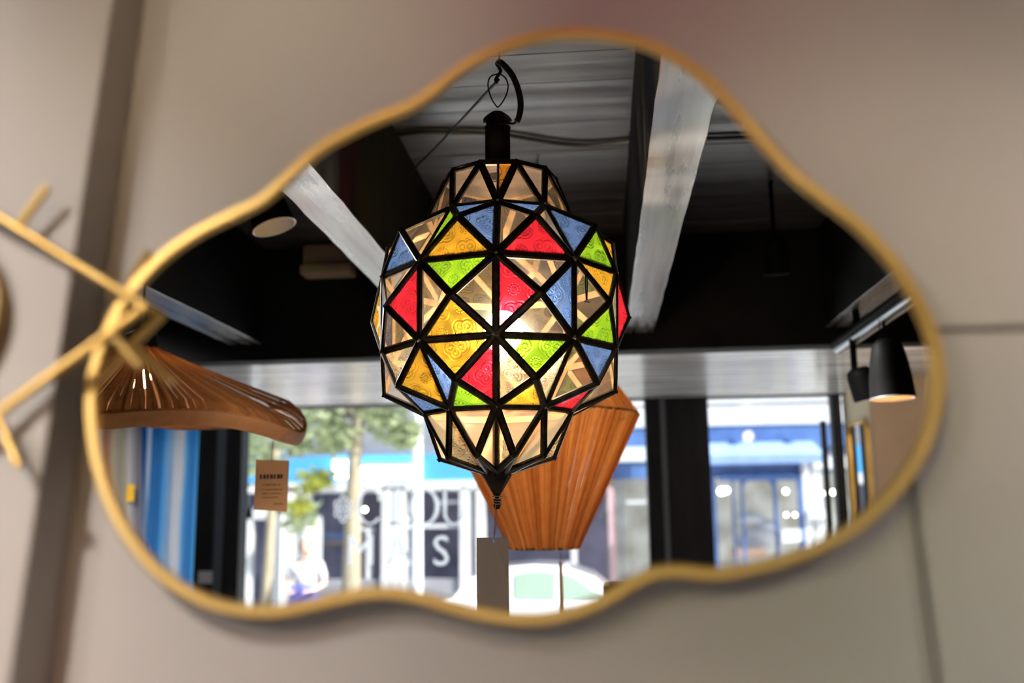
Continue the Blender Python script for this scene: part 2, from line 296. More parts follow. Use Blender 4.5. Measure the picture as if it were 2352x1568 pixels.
# ------------------------------------------------------------------ mesh helpers
def link(o): S.collection.objects.link(o); return o
def setp(o, label=None, cat=None, group=None, kind=None):
    if label: o['label'] = label
    if cat: o['category'] = cat
    if group: o['group'] = group
    if kind: o['kind'] = kind
    return o
def empty(name, loc, label=None, cat=None, group=None, kind=None):
    o = bpy.data.objects.new(name, None); o.location = loc; o.empty_display_size = .05
    return setp(link(o), label, cat, group, kind)
class MB:
    def __init__(s): s.v = []; s.f = []; s.mi = []; s.uv = None
    def add(s, vs, fs, mi=0):
        b = len(s.v); s.v += [V(x) for x in vs]; s.f += [tuple(i+b for i in f) for f in fs]; s.mi += [mi]*len(fs); return s
    def box(s, a, b, mi=0):
        x0, x1 = sorted((a[0], b[0])); y0, y1 = sorted((a[1], b[1])); z0, z1 = sorted((a[2], b[2]))
        return s.add([(x, y, z) for z in (z0, z1) for y in (y0, y1) for x in (x0, x1)],
                     [(0, 2, 3, 1), (4, 5, 7, 6), (0, 1, 5, 4), (2, 6, 7, 3), (0, 4, 6, 2), (1, 3, 7, 5)], mi)
    def tube(s, pts, r, n=10, mi=0, cap=True):
        pts = [V(p) for p in pts]; rs = r if isinstance(r, (list, tuple)) else [r]*len(pts)
        vs = []; prev = None
        for i, p in enumerate(pts):
            d = (pts[min(i+1, len(pts)-1)]-pts[max(i-1, 0)]).normalized()
            if prev is None:
                u = d.orthogonal().normalized()
            else:
                u = (prev - d*prev.dot(d)).normalized()
            prev = u; w_ = d.cross(u)
            for k in range(n):
                a = 2*pi*k/n; vs.append(p + (u*cos(a)+w_*sin(a))*rs[i])
        fs = [(i*n+k, i*n+(k+1) % n, (i+1)*n+(k+1) % n, (i+1)*n+k) for i in range(len(pts)-1) for k in range(n)]
        if cap: fs += [tuple(range(n-1, -1, -1)), tuple((len(pts)-1)*n+k for k in range(n))]
        return s.add(vs, fs, mi)
    def lathe(s, prof, c=(0, 0, 0), n=24, axis=None, mi=0):
        c = V(c); q = (V(axis).normalized().to_track_quat('Z', 'Y').to_matrix() if axis is not None else Matrix.Identity(3))
        vs = [c + q @ V((r*cos(2*pi*k/n), r*sin(2*pi*k/n), z)) for r, z in prof for k in range(n)]
        fs = [(i*n+k, i*n+(k+1) % n, (i+1)*n+(k+1) % n, (i+1)*n+k) for i in range(len(prof)-1) for k in range(n)]
        return s.add(vs, fs, mi)
    def ball(s, c, r, n=10, mi=0, sc=(1, 1, 1)):
        m = n//2; c = V(c); vs = [c+V((0, 0, -r*sc[2]))]
        for j in range(1, m):
            a = -pi/2+pi*j/m
            vs += [c+V((r*sc[0]*cos(a)*cos(2*pi*k/n), r*sc[1]*cos(a)*sin(2*pi*k/n), r*sc[2]*sin(a))) for k in range(n)]
        vs.append(c+V((0, 0, r*sc[2])))
        fs = [(0, 1+(k+1) % n, 1+k) for k in range(n)]
        fs += [(1+(j-1)*n+k, 1+(j-1)*n+(k+1) % n, 1+j*n+(k+1) % n, 1+j*n+k) for j in range(1, m-1) for k in range(n)]
        e = len(vs)-1; fs += [(1+(m-2)*n+k, 1+(m-2)*n+(k+1) % n, e) for k in range(n)]
        return s.add(vs, fs, mi)
    def prism(s, poly, off, mi=0):
        n = len(poly); off = V(off); a = [V(p) for p in poly]
        return s.add(a+[p+off for p in a], [tuple(range(n-1, -1, -1)), tuple(range(n, 2*n))]+[(i, (i+1) % n, n+(i+1) % n, n+i) for i in range(n)], mi)
    def build(s, name, m, parent=None, label=None, cat=None, group=None, kind=None, smooth=False, bevel=0, org=None):
        me = bpy.data.meshes.new(name)
        o0 = V(parent.matrix_world.translation) if parent is not None and False else V((0, 0, 0))
        if parent is not None: o0 = WORLD[parent.name]
        elif s.v: o0 = V(org) if org is not None else V((sum(p.x for p in s.v)/len(s.v), sum(p.y for p in s.v)/len(s.v), min(p.z for p in s.v)))
        me.from_pydata([p-o0 for p in s.v], [], s.f)
        for q in (m if isinstance(m, (list, tuple)) else [m]): me.materials.append(q)
        if any(s.mi): me.polygons.foreach_set('material_index', s.mi)
        me.validate(); me.update()
        import bmesh
        bm = bmesh.new(); bm.from_mesh(me); bmesh.ops.recalc_face_normals(bm, faces=bm.faces); bm.to_mesh(me); bm.free()
        if smooth:
            me.polygons.foreach_set('use_smooth', [True]*len(me.polygons))
            try: me.set_sharp_from_angle(angle=R_(40))
            except Exception: pass
        o = bpy.data.objects.new(name, me); link(o)
        if parent is not None: o.parent = parent
        else: o.location = o0
        WORLD[o.name] = o0
        if bevel:
            b = o.modifiers.new('bevel', 'BEVEL'); b.width = bevel; b.segments = 2; b.limit_method = 'ANGLE'
        return setp(o, label, cat, group, kind)
WORLD = {}
_e = empty
def empty(name, loc, *a, **k):
    o = _e(name, loc, *a, **k); WORLD[o.name] = V(loc); return o
def box(name, a, b, m, parent=None, **k): return MB().box(a, b).build(name, m, parent, **k)

# ------------------------------------------------------------------ key planes of the room
H = rp(1700, 530, -2.70).z          # ceiling boards
ZB = rp(1468, 764, -2.70).z         # undersides of beams
ZH = rp(1200, 811, -2.70).z         # underside of header
ZS = ZH + .06                       # ceiling of window bay
YW = None
p = rpz(1560, 912, ZS); YW = p.y    # shop window plane
YP = YW + .50                       # pier on the right wall
XR = rp(1945, 1000, YW).x           # right wall
XP = XR + 1.2
XL = rp(225, 1100, YW).x - .35
print('planes', H, ZB, ZH, ZS, YW, XR, XL)
GZ = -.32                           # street level

# ------------------------------------------------------------------ front wall that carries the mirrors
sx0 = wp(245, 100, -.042).x
xs = wp((250+28)/2, 784-0, -.042).x
xs = wp(140, 784, -.042).x          # edge of the proud part
wn = empty('wall_north', (0, 0, 0), kind='structure')
ZT = H + .02
seamx = wp(2054, 784, 0).x; seamz = wp(2250, 755, 0).z
box('panel', (-3.2, -.042, 0), (xs, .06, ZT), M['wall'], wn, bevel=.002)
MB().prism([(xs, .0, 0), (seamx-.0015, .0, 0), (seamx-.0015, .0, seamz+.0015), (3.4, .0, seamz+.0015), (3.4, .0, ZT), (xs, .0, ZT)], (0, .018, 0)).build('panel', M['wall'], wn, bevel=.0015)
box('panel', (seamx+.0015, 0, 0), (3.4, .018, seamz-.0015), M['wall'], wn, bevel=.0015)
box('backing', (xs, .018, 0), (3.4, .06, ZT), M['walltrim'], wn)
cv = MB().tube([wp(2066, 1040, -.0005), wp(2140, 1568, -.0005), wp(2175, 1850, -.0005)], .0022, 6); cv.build('joint_bead', M['wall'], wn, smooth=True)

# ------------------------------------------------------------------ cloud-shaped mirror
OUT = [(1340,72),(1420,80),(1490,99),(1560,132),(1620,176),(1680,235),(1730,293),(1780,350),(1835,407),(1900,458),(1960,503),(2012,552),(2062,612),(2108,688),(2142,765),(2157,840),(2155,920),(2134,1000),(2094,1078),(2036,1148),(1970,1205),(1890,1252),(1800,1285),(1720,1305),(1640,1317),(1560,1310),(1500,1316),(1450,1340),(1400,1370),(1340,1397),(1270,1416),(1190,1420),(1110,1410),(1030,1390),(960,1370),(900,1360),(840,1361),(770,1374),(700,1391),(630,1403),(560,1401),(490,1387),(420,1355),(350,1302),(290,1228),(245,1142),(218,1050),(206,950),(210,865),(237,775),(282,690),(335,622),(400,564),(470,520),(540,486),(600,455),(652,410),(700,365),(752,325),(815,292),(880,263),(940,240),(990,208),(1035,172),(1080,140),(1135,112),(1200,88),(1270,74)]
def catmull(P, k=4, closed=True):
    n = len(P); out = []
    for i in range(n if closed else n-1):
        a, b, c, d = (P[(i+j) % n] if closed else P[min(max(i+j, 0), n-1)] for j in (-1, 0, 1, 2))
        for q in range(k):
            t = q/k; out.append(tuple(.5*((2*b[e])+(-a[e]+c[e])*t+(2*a[e]-5*b[e]+4*c[e]-d[e])*t*t+(-a[e]+3*b[e]-3*c[e]+d[e])*t*t*t) for e in range(len(b))))
    if not closed: out.append(P[-1])
    return out
oc = [mp(x, y, .0028) for x, y in catmull(OUT)]
oc = [p - MN*.0028 for p in oc]                     # centre line on the mirror plane
T1 = V((1, 0, 0)); T2 = MN.cross(T1).normalized()
if T2.z < 0: T2 = -T2
mo = empty('cloud_mirror', tuple(MP + V((0, 0, 0))), 'large cloud-shaped wall mirror in a slim brass frame on the beige wall', 'mirror')
n = len(oc)
fr = MB(); W2 = .0039
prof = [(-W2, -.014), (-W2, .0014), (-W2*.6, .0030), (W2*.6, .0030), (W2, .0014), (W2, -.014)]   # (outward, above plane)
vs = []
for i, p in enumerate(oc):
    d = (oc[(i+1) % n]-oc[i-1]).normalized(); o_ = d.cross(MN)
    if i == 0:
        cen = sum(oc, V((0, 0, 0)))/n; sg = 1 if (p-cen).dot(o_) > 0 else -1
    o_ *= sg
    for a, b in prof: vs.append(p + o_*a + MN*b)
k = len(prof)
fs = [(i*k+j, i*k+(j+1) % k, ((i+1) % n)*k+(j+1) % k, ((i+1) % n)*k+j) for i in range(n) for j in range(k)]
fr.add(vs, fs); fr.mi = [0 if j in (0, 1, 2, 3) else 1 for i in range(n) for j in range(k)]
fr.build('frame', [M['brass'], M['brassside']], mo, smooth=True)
gl = MB(); gl.add([p for p in oc], [tuple(range(n))]); gl.add([p - MN*.004 for p in oc], [tuple(range(n))])
gm = gl.build('mirror_glass', M['mirror'], mo)
bk = MB(); bk.add([p - MN*.0135 for p in oc]+[p - MN*.005 for p in oc], [tuple(range(n)), tuple(range(n, 2*n))]); bk.build('backing_board', M['blackmat'], mo)
top = mp(1300, 110, -.014)
MB().tube([top, V((top.x, -.001, top.z+.01))], .004, 8).build('hanging_hook', M['brassside'], mo)

# ------------------------------------------------------------------ brass rod wall ornament
st = wp(0, 960, -.05)
so_ = empty('wall_sculpture', tuple(wp(-150, 700, -.06)), 'angular brass rod wall sculpture with short peg ends, crossing the mirror frame', 'wall art')
def mpz(px, py, h): return mp(px, py, h)
hs = .0105
P_top = wp(-255, 345, -.068); K = mpz(335, 704, hs); P_bot = wp(-325, 1180, -.068)
def rod(a, b, r=.0031): return MB().tube([a, (a+b)/2, b], r, 12).build('rod', M['brass'], so_, smooth=True)
def on(a, b, px, py):      # point on segment ab nearest to the pixel ray
    d1 = (b-a); d2 = ray(px, py); w0 = a-C0
    A, B, C_, D, E = d1.dot(d1), d1.dot(d2), d2.dot(d2), d1.dot(w0), d2.dot(w0)
    return a + d1*((B*E-C_*D)/(A*C_-B*B))
rod(P_top, K); rod(K, P_bot)
MB().ball(K, .0036, 12).build('joint', M['brass'], so_, smooth=True)
def peg(a, pxb, back=0, r=.0029):
    d = ray(*pxb); q = C0 + d*((a.y-back-C0.y)/d.y)
    MB().tube([a, q], r, 12).build('peg', M['brass'], so_, smooth=True)
peg(on(P_top, K, 52, 508), (108, 430), .004)
peg(on(K, P_bot, 252, 762), (322, 842), .006)
peg(on(K, P_bot, 2, 962), (44, 1070), .004)
a = mp(247, 735, -.012); b = mp(343, 577, -.012)
MB().tube([a, b], .0033, 12).build('peg', M['brassside'], so_, smooth=True)
a = on(K, P_bot, 205, 800)
MB().tube([a, V((a.x-.002, -.0415, a.z+.004))], .002, 8).build('wall_pin', M['brassside'], so_)
MB().tube([P_top, V((P_top.x, -.0415, P_top.z))], .002, 8).build('wall_pin', M['brassside'], so_)
# more of the zigzag beyond the picture edge
rod(P_bot, wp(-700, 900, -.068)); rod(P_top, wp(-700, 560, -.068))

# ------------------------------------------------------------------ round mirror at the left edge
cr_ = wp(-215, 735, -.05); rr = (wp(4, 735, -.05)-cr_).length
rm = empty('round_mirror', tuple(cr_), 'round mirror with a dark rim cut off by the left edge of the picture', 'mirror')
MB().lathe([(rr-.006, -.004), (rr-.006, .006), (rr, .006), (rr, -.012), (rr-.006, -.012), (rr-.006, -.004)], cr_ + V((0, .0, 0)), 64, (0, -1, 0)).build('rim', M['brassside'], rm, smooth=True)
MB().lathe([(0, 0), (rr-.004, 0), (rr-.004, -.003), (0, -.003)], cr_, 64, (0, -1, 0)).build('mirror_glass', M['mirror'], rm)
MB().tube([cr_+V((0, .002, 0)), V((cr_.x, -.0415, cr_.z))], .01, 10).build('wall_fixing', M['brassside'], rm)

# ------------------------------------------------------------------ room shell
yb = -2.70
ce = empty('ceiling', (0, -1.5, H), kind='structure')
nb = int(2.72/.139)+1
for i in range(nb):
    y1 = .06 - i*.139; y0 = max(y1-.1375, yb-.01)
    if y1 <= yb: break
    t = random.uniform(0, .0015)
    box('board', (XL-.1, y0, H+t), (XP+.6, y1, H+.02), M['board'], ce, bevel=.001)
box('ceiling_slab', (XL-.2, YW-.3, H+.02), (XP+.7, .06, H+.14), M['blackmat'], ce)
fl = box('floor', (XL-.2, YW-.1, -.06), (XP+.7, .06, 0), M['floor'], kind='structure')
box('wall_west', (XL-.1, YW-.1, 0), (XL, 0, H), M['blackmat'], kind='structure')
we = empty('wall_east', (XR, YP, 0), kind='structure')
xpier = rp(2008, 1000, YP).x
box('panel', (XR, YW-.05, 0), (XR+.12, YP-.051, ZS), M['cream'], we)
box('pier', (xpier, YP-.05, 0), (XP+.7, YP, H), M['sidewall'], we)
box('panel', (XP+.5, YP, 0), (XP+.6, 0, H), M['sidewall'], we)
# header between shop and window bay
box('beam_header', (XL, yb-.10, ZH), (XP+.6, yb, H), M['blackmat'], kind='structure', bevel=.003)
# bay ceiling
bc = empty('ceiling_window_bay', (0, (yb+YW)/2, ZS), kind='structure')
i = 0; y1 = yb-.101
while y1 > YW:
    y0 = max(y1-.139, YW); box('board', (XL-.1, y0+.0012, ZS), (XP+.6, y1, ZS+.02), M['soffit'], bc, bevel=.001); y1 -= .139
box('bay_slab', (XL-.1, YW, ZS+.02), (XP+.6, yb-.1, H), M['blackmat'], bc)
# ceiling beams running to the window
def beam(c0, c1, lab):
    x0 = rp(c0, 764, yb).x; x1 = rp(c1, 764, yb).x
    m = MB(); N_ = 26
    # slightly uneven arrises
    for s_ in range(N_):
        ya, yc = yb + (0-yb)*s_/N_, yb + (0-yb)*(s_+1)/N_
    L0 = [(x0+random.uniform(-.0012, .0012), yb*(1-j/40), ZB+random.uniform(0, .0008)) for j in range(41)]
    L1 = [(x1+random.uniform(-.0012, .0012), yb*(1-j/40), ZB+random.uniform(0, .0008)) for j in range(41)]
    vs = L0+L1+[(x0, y, H) for _, y, _ in L0]+[(x1, y, H) for _, y, _ in L1]
    fs = []
    for j in range(40):
        fs += [(j, j+1, 41+j+1, 41+j), (j, 82+j, 82+j+1, j+1), (41+j, 41+j+1, 123+j+1, 123+j)]
    fs += [(0, 41, 123, 82), (40, 122, 163, 81+0) if False else (40, 122, 163, 81)]
    m.add(vs, fs); m.mi = ([0, 1, 1]*40)+[1, 1]
    return m.build('ceiling_beam', [M['beam'], M['blackmat']], label=lab, cat='beam', group='gloss black ceiling joists', bevel=.0025)
beam(527, 603, 'gloss black ceiling beam, first from the left in the mirror, above the hat-shaped shade')
bB = beam(985, 1048, 'gloss black ceiling beam to the left of the glass lantern, with a grey conduit along it')
bC = beam(1437, 1500, 'gloss black ceiling beam with a knot, to the right of the glass lantern')
bD = beam(1896, 1957, 'gloss black ceiling beam above the silver lamp track')

# ------------------------------------------------------------------ cables on the ceiling
cabs = [(872,322),(905,311),(960,304),(1030,303),(1110,305),(1170,311),(1230,321),(1290,330),(1350,333),(1410,329),(1470,323),(1560,319),(1650,317),(1740,315),(1900,322)]
MB().tube(catmull([tuple(rpz(x, y, H-.006)) for x, y in cabs], 4, False), .0055, 8).build('ceiling_cable', M['cable'], label='thick black cable sagging across the ceiling boards behind the lantern', cat='cable', smooth=True)
xb1 = rp(1048, 764, yb).x
cy = [(xb1+.032, -.6), (xb1+.034, -1.2), (xb1+.028, -1.6), (xb1+.036, -1.75), (xb1+.030, -1.95), (xb1+.031, -2.3), (xb1+.03, -2.68)]
cy = [tuple(rpz(x, y, H-.014)) for x, y in ((893,300),(897,345),(915,390),(942,428),(962,462),(990,505),(1030,575))]
co = empty('ceiling_conduit', (xb1+.03, -1.8, H-.02), 'pale grey conduit clipped beside the beam behind the lantern', 'conduit')
MB().tube(catmull(cy, 5, False), .0085, 10).build('tube', M['conduit'], co, smooth=True)
q = rpz(958, 455, H-.02); box('cable_clip', (q.x-.035, q.y-.012, q.z-.006), (q.x+.018, q.y+.012, H), M['boxb'], co, bevel=.002)

# ------------------------------------------------------------------ emergency light on header
a = rp(694, 560, yb+.07); b = rp(806, 605, yb+.07)
el = empty('emergency_light', tuple(V(((a.x+b.x)/2, yb, b.z))), 'small beige emergency light box on the black header', 'emergency light')
box('housing', (a.x, yb, b.z), (b.x, yb+.06, a.z), M['boxa'], el, bevel=.004)
c = rp(694, 628, yb+.09)
box('diffuser', (a.x-.003, yb+.002, c.z), (b.x+.004, yb+.085, b.z), M['boxb'], el, bevel=.006)

# ------------------------------------------------------------------ spot lamps and track
def bell(root, c, axis, r, L_, lit):
    ax = V(axis).normalized()
    pr = [(r*.14, L_), (r*.45, L_*.97), (r*.68, L_*.86), (r*.82, L_*.62), (r*.92, L_*.35), (r*.98, .004), (r, 0)]
    MB().lathe(pr, c, 32, -ax).build('lamp_shade', M['spot'], root, smooth=True)
    MB().lathe([(r, 0), (r*1.02, -.002), (r*.95, -.003), (r*.93, 0), (r, 0)], c, 32, -ax).build('rim', M['spotin'] if not lit else M['track'], root, smooth=True)
    MB().lathe([(r*.95, 0), (r*.86, L_*.35), (r*.6, L_*.62), (r*.01, L_*.66)], c, 32, -ax).build('reflector', M['spotin'] if not lit else M['boxb'], root, smooth=True)
    if lit:
        MB().ball(c-ax*(L_*.45), r*.35, 12).build('bulb', M['bulbwarm'], root, smooth=True)
# left lamp between two beams: its open white mouth faces down
c = rp(630, 520, -1.60)
l1 = empty('spot_lamp', tuple(c), 'black bell spot lamp with a white inside, between two beams above the hat-shaped shade', 'lamp', 'bell-shaped spot lamps')
bell(l1, c, (.33, -.01, -.94), .0500*c.y/c.y*1.0, .11, False)
MB().tube([c+V((.03, 0, .105)), V((c.x+.03, c.y, H))], .006, 8).build('stem', M['spot'], l1)
# track
ZTR = ZB - .075
t0 = rpz(1925, 803, ZTR); t1 = rpz(2104, 676, ZTR)
tx = t1.x
tr = empty('lamp_track', (tx, (t0.y+t1.y)/2, ZTR), 'silver and black lamp track under the beams near the brown wall', 'lamp track')
MB().tube([(tx, t0.y, ZTR), (tx, t1.y+.9, ZTR)], .011, 12).build('rail', M['track'], tr, smooth=True)
MB().tube([(tx-.012, t0.y, ZTR+.016), (tx-.012, t1.y+.9, ZTR+.016)], .011, 12).build('rail_body', M['spot'], tr, smooth=True)
MB().tube([(tx+.006, t0.y-.001, ZTR-.016), (tx+.006, t1.y+.9, ZTR-.016)], .004, 8).build('rail_edge', M['boxb'], tr, smooth=True)
q = rpz(1962, 770, ZTR)
MB().tube([(tx, q.y, ZTR), (tx, q.y, H)], .011, 10).build('stem', M['spot'], tr, smooth=True)
MB().tube([(tx, t1.y+.7, ZTR), (tx, t1.y+.7, H)], .011, 10).build('stem', M['spot'], tr, smooth=True)
# front lamp
q = rpz(2030, 728, ZTR)
c = rp(2051, 914, q.y); r = (rp(2104, 914, q.y)-c).length
hgt = (rp(2051, 775, q.y)-c).length
l2 = empty('spot_lamp', tuple(c), 'black bell spot lamp with a warm lit mouth, nearer of the two under the track', 'lamp', 'bell-shaped spot lamps')
bell(l2, c, (.02, .05, -1), r, hgt, True)
MB().tube([c+V((-.012, 0, hgt*.97)), V((tx, q.y, ZTR-.004))], .004, 8).build('stem', M['spot'], l2)
MB().tube([c+V((-.022, 0, hgt*.97)), V((tx-.012, q.y, ZTR-.004))], .0015, 6).build('flex', M['spot'], l2)
q2 = rpz(1965, 776, ZTR)
c = rp(1990, 925, q2.y); h2 = .15
ax = V((.24, -.05, -1)).normalized()
l3 = empty('spot_lamp', tuple(c), 'tilted black spot lamp, farther of the two under the track', 'lamp', 'bell-shaped spot lamps')
r3 = .040
MB().lathe([(.0, .10), (r3*.6, .098), (r3*.9, .088), (r3, .07), (r3, .006), (r3*.97, 0), (r3*.8, 0), (0, .004)], c+V((.004, 0, .01)), 28, -ax).build('lamp_shade', M['spot'], l3, smooth=True)
q4 = rp(1962, 840, q2.y)
MB().tube([V((q4.x, q2.y, q4.z-.012)), V((q4.x, q2.y, ZTR-.002))], .010, 10).build('stem', M['spot'], l3, smooth=True)

# ------------------------------------------------------------------ stained glass lantern
YL = -1.10; NF = 10; TH0 = R_(4.0)
def ringdef(cx, rpx, yfront, half):
    ctr = rp(cx, 700, YL)
    Rm = rp(cx+rpx, yfront, YL).x - rp(cx, yfront, YL).x
    th0 = TH0 + (R_(18) if half else 0)
    thf = TH0 + (R_(18) if half else 0)
    if half: thf = TH0-R_(18)
    yf = YL + Rm*cos(thf)
    zc = rp(cx, yfront, yf).z
    return (rp(cx, yfront, YL).x, Rm, zc, th0)
RG = {
 'T': ringdef(1148, 127, 371, True),
 '2': ringdef(1148, 169, 463, False),
 'a': ringdef(1148, 258, 492, True),
 '3': ringdef(1148, 272, 581, False),
 'b': ringdef(1148, 295, 671, True),
 '5': ringdef(1148, 273, 768, False),
 'c': ringdef(1147, 266, 868, True),
 '7': ringdef(1146, 175, 931, False),
 '8': ringdef(1142, 131, 1045, True),
 '9': ringdef(1141, 33, 1084, False),
}
def vert(k, i):
    cx, Rm, z, t0_ = RG[k]; t = t0_ + i*2*pi/NF
    return V((cx+Rm*sin(t), YL+Rm*cos(t), z))
LX = RG['3'][0]
lan = empty('glass_lantern', (LX, YL, RG['9'][2]), 'faceted stained glass pendant lantern in red, blue, green, yellow and clear panes with black leading', 'lantern')
panes = []; edges = {}; verts = {}
COL = {  # belt -> column -> (top, left, right, bottom)
 'a': {-3: 'CCCB', -2: 'CCCB', -1: 'BGBY', 0: 'BCCR', 1: 'BBCG', 2: 'CYCC'},
 'b': {-3: 'YBYY', -2: 'CBRC', -1: 'GCCY', 0: 'CRBC', 1: 'YCCG', 2: 'CRRC'},
 'c': {-3: 'CCCG', -2: 'DCYB', -1: 'YBRG', 0: 'GDDY', 1: 'BCCR', 2: 'CCDC'},
}
rnd = random.Random(3)
def pane(a, b, c, m, flip=False): panes.append((a, b, c, m))
def eg(*keys):
    for x, y in zip(keys, keys[1:]):
        kk = tuple(sorted((x, y))); edges[kk] = 1
def key(k, i): return (k, i % NF)
def P3(k): return vert(*k)
def tri(k1, k2, k3, m, skip=()):
    panes.append((k1, k2, k3, m)); eg(k1, k2, k3, k1)
for i in range(NF):
    j = i+1
    s_ = i if i <= 4 else i-NF     # column number, 0 = just right of front
    # crown
    tri(key('2', i), key('2', j), key('T', i), 'F')
    if i == 0:
        panes.append((key('T', i-1), key('2', i), ('mid', i), 'C')); panes.append((('mid', i), key('2', i), key('T', i), 'A'))
        eg(key('T', i-1), key('2', i)); eg(key('T', i), key('2', i)); eg(key('T', i-1), key('T', i)); eg(('mid', i), key('2', i))
    else:
        tri(key('T', i-1), key('T', i), key('2', i), {8: 'R', 1: 'F', 5: 'A', 6: 'B'}.get(i, 'F'))
    for belt, up, lo in (('a', '2', '3'), ('b', '3', '5'), ('c', '5', '7')):
        cc = COL[belt].get(s_)
        if cc is None: cc = ''.join(rnd.choice('CCCCRBYG') for _ in range(4))
        A, B, Cc, D, X = key(up, i), key(up, j), key(lo, i), key(lo, j), key(belt, i)
        tri(A, B, X, cc[0]); tri(A, Cc, X, cc[1]); tri(B, D, X, cc[2]); tri(Cc, D, X, cc[3])
    tri(key('7', i), key('7', j), key('8', i), 'E')
    tri(key('8', i-1), key('7', i), key('9', i), 'D' if i % 2 else 'E'); tri(key('7', i), key('8', i), key('9', i), 'E' if i % 2 else 'D')
MIDV = {0: None}
def P3(k):
    if k[0] == 'mid': return (vert('T', k[1]-1)+vert('T', k[1]))/2
    return vert(*k)
ctr = V((LX, YL, RG['b'][2]))
for a, b, c, m in panes:
    A, B, Cc = P3(a), P3(b), P3(c)
    nrm = (B-A).cross(Cc-A).normalized()
    if nrm.dot((A+B+Cc)/3-ctr) < 0: nrm = -nrm; B, Cc = Cc, B
    T_ = .0022; ce_ = (A+B+Cc)/3
    pts = [p + (ce_-p)*.015 for p in (A, B, Cc)]
    outer = [p+nrm*T_/2 for p in pts]; inner = [p-nrm*T_/2 for p in pts]
    me = bpy.data.meshes.new('pane'); o0 = WORLD['glass_lantern']
    me.from_pydata([p-o0 for p in outer+inner], [], [(0, 1, 2), (5, 4, 3), (0, 3, 4, 1), (1, 4, 5, 2), (2, 5, 3, 0)])
    me.materials.append(M[m]); me.materials.append(M['glassin'])
    me.polygons.foreach_set('material_index', [0, 1, 1, 1, 1])
    u = (B-A).normalized(); v_ = nrm.cross(u); off = (rnd.random(), rnd.random())
    uvl = me.uv_layers.new(name='UVMap')
    P6 = outer+inner
    for li, lp in enumerate(me.loops):
        q = P6[lp.vertex_index]-ce_; uvl.data[li].uv = (q.dot(u)+.026*(off[0] > .4), q.dot(v_)+.026*(off[1] > .5)+.007)
    o = link(bpy.data.objects.new('pane', me)); o.parent = lan
    nm = {'Y': 'yellow embossed glass pane', 'B': 'blue embossed glass pane', 'G': 'green embossed glass pane', 'R': 'red embossed glass pane', 'A': 'amber glass pane', 'C': 'clear glass pane', 'E': 'dusty clear glass pane', 'F': 'clear glass pane', 'D': 'clear pane with faint embossing'}[m]
    o['label'] = nm
for (a, b) in edges:
    A, B = P3(a), P3(b); mid = (A+B)/2
    out = (mid-V((LX, YL, mid.z))); out = (out.normalized() + V((0, 0, (mid.z-ctr.z)*2.2))).normalized()
    d = (B-A).normalized(); out = (out-d*out.dot(d)).normalized(); sd_ = d.cross(out)
    wv = .0060 if 'mid' not in (a[0], b[0]) else .0022
    pr = [(-wv, -.0022), (-wv, .0012), (-wv*.45, .0034), (wv*.45, .0034), (wv, .0012), (wv, -.0022)]
    m = MB(); n6 = len(pr)
    m.add([q + sd_*x + out*y for q in (A, B) for x, y in pr], [tuple(range(n6)), tuple(range(n6, 2*n6))]+[(i, (i+1) % n6, n6+(i+1) % n6, n6+i) for i in range(n6)])
    m.mi = [0]*len(m.f); m.mi[2+5] = 1; m.build('came', [M['came'], M['cameinner']], lan)
seen = set(k for e in edges for k in e if k[0] != 'mid')
for kk in sorted(seen, key=str):
    p = P3(kk); out = (p-ctr).normalized()
    m = MB(); rr_ = .0052 if kk[0] in '23578' else .004
    nseg = 8; vs = [p+out*.0058]
    q = out.orthogonal().normalized(); q2_ = out.cross(q)
    for t in range(nseg):
        a_ = 2*pi*t/nseg; rad = rr_*rnd.uniform(.6, 1.35); vs.append(p+out*.0022+(q*cos(a_)+q2_*sin(a_))*rad)
    vs.append(p-out*.001)
    fs = [(0, 1+t, 1+(t+1) % nseg) for t in range(nseg)]+[(nseg+1, 1+(t+1) % nseg, 1+t) for t in range(nseg)]
    m.add(vs, fs); m.build('solder_joint', M['solder'] if kk[0] in '2357' else M['came'], lan, smooth=True)
# crown cap, chimney, cone
zT = RG['T'][2]; rT = RG['T'][1]
chr_ = rp(1172, 330, YL).x-rp(1143, 330, YL).x; cxm = rp(1143, 330, YL).x
def zat(py, dy=0): return rp(1143, py, YL+dy).z
z1 = zat(285, chr_); z2 = zat(255, chr_*.7)
MB().lathe([(rT*1.0, zT), (rT*.55, zT+.004), (chr_*1.05, zT+.008), (chr_*.9, zT+.008), (rT*.5, zT+.001), (rT*.96, zT-.003), (rT*1.0, zT)], (cxm, YL, 0), 20).build('crown_plate', M['rust'], lan)
MB().lathe([(chr_, zT+.004), (chr_, z1), (chr_*1.08, z1+.002), (chr_*.70, z1+.003), (chr_*.66, z2-.004)], (cxm, YL, 0), 28).build('chimney', M['rust'], lan, smooth=True)
cap = MB(); n = 28; cv_ = []
for (r_, z_, sc) in ((.002, z2+.006, 0), (chr_*.5, z2+.003, 0), (chr_*.85, z2-.003, 0), (chr_*1.12, z2-.009, 1)):
    cv_ += [V((cxm+r_*cos(2*pi*k_/n)*(1+.06*sc*(k_ % 2)), YL+r_*sin(2*pi*k_/n)*(1+.06*sc*(k_ % 2)), z_-.003*sc*(k_ % 2))) for k_ in range(n)]
cap.add(cv_, [(i*n+k_, i*n+(k_+1) % n, (i+1)*n+(k_+1) % n, (i+1)*n+k_) for i in range(3) for k_ in range(n)]); cap.build('scalloped_cap', M['rust'], lan)
c9 = RG['9']; tipz = rp(1141, 1143, YL).z
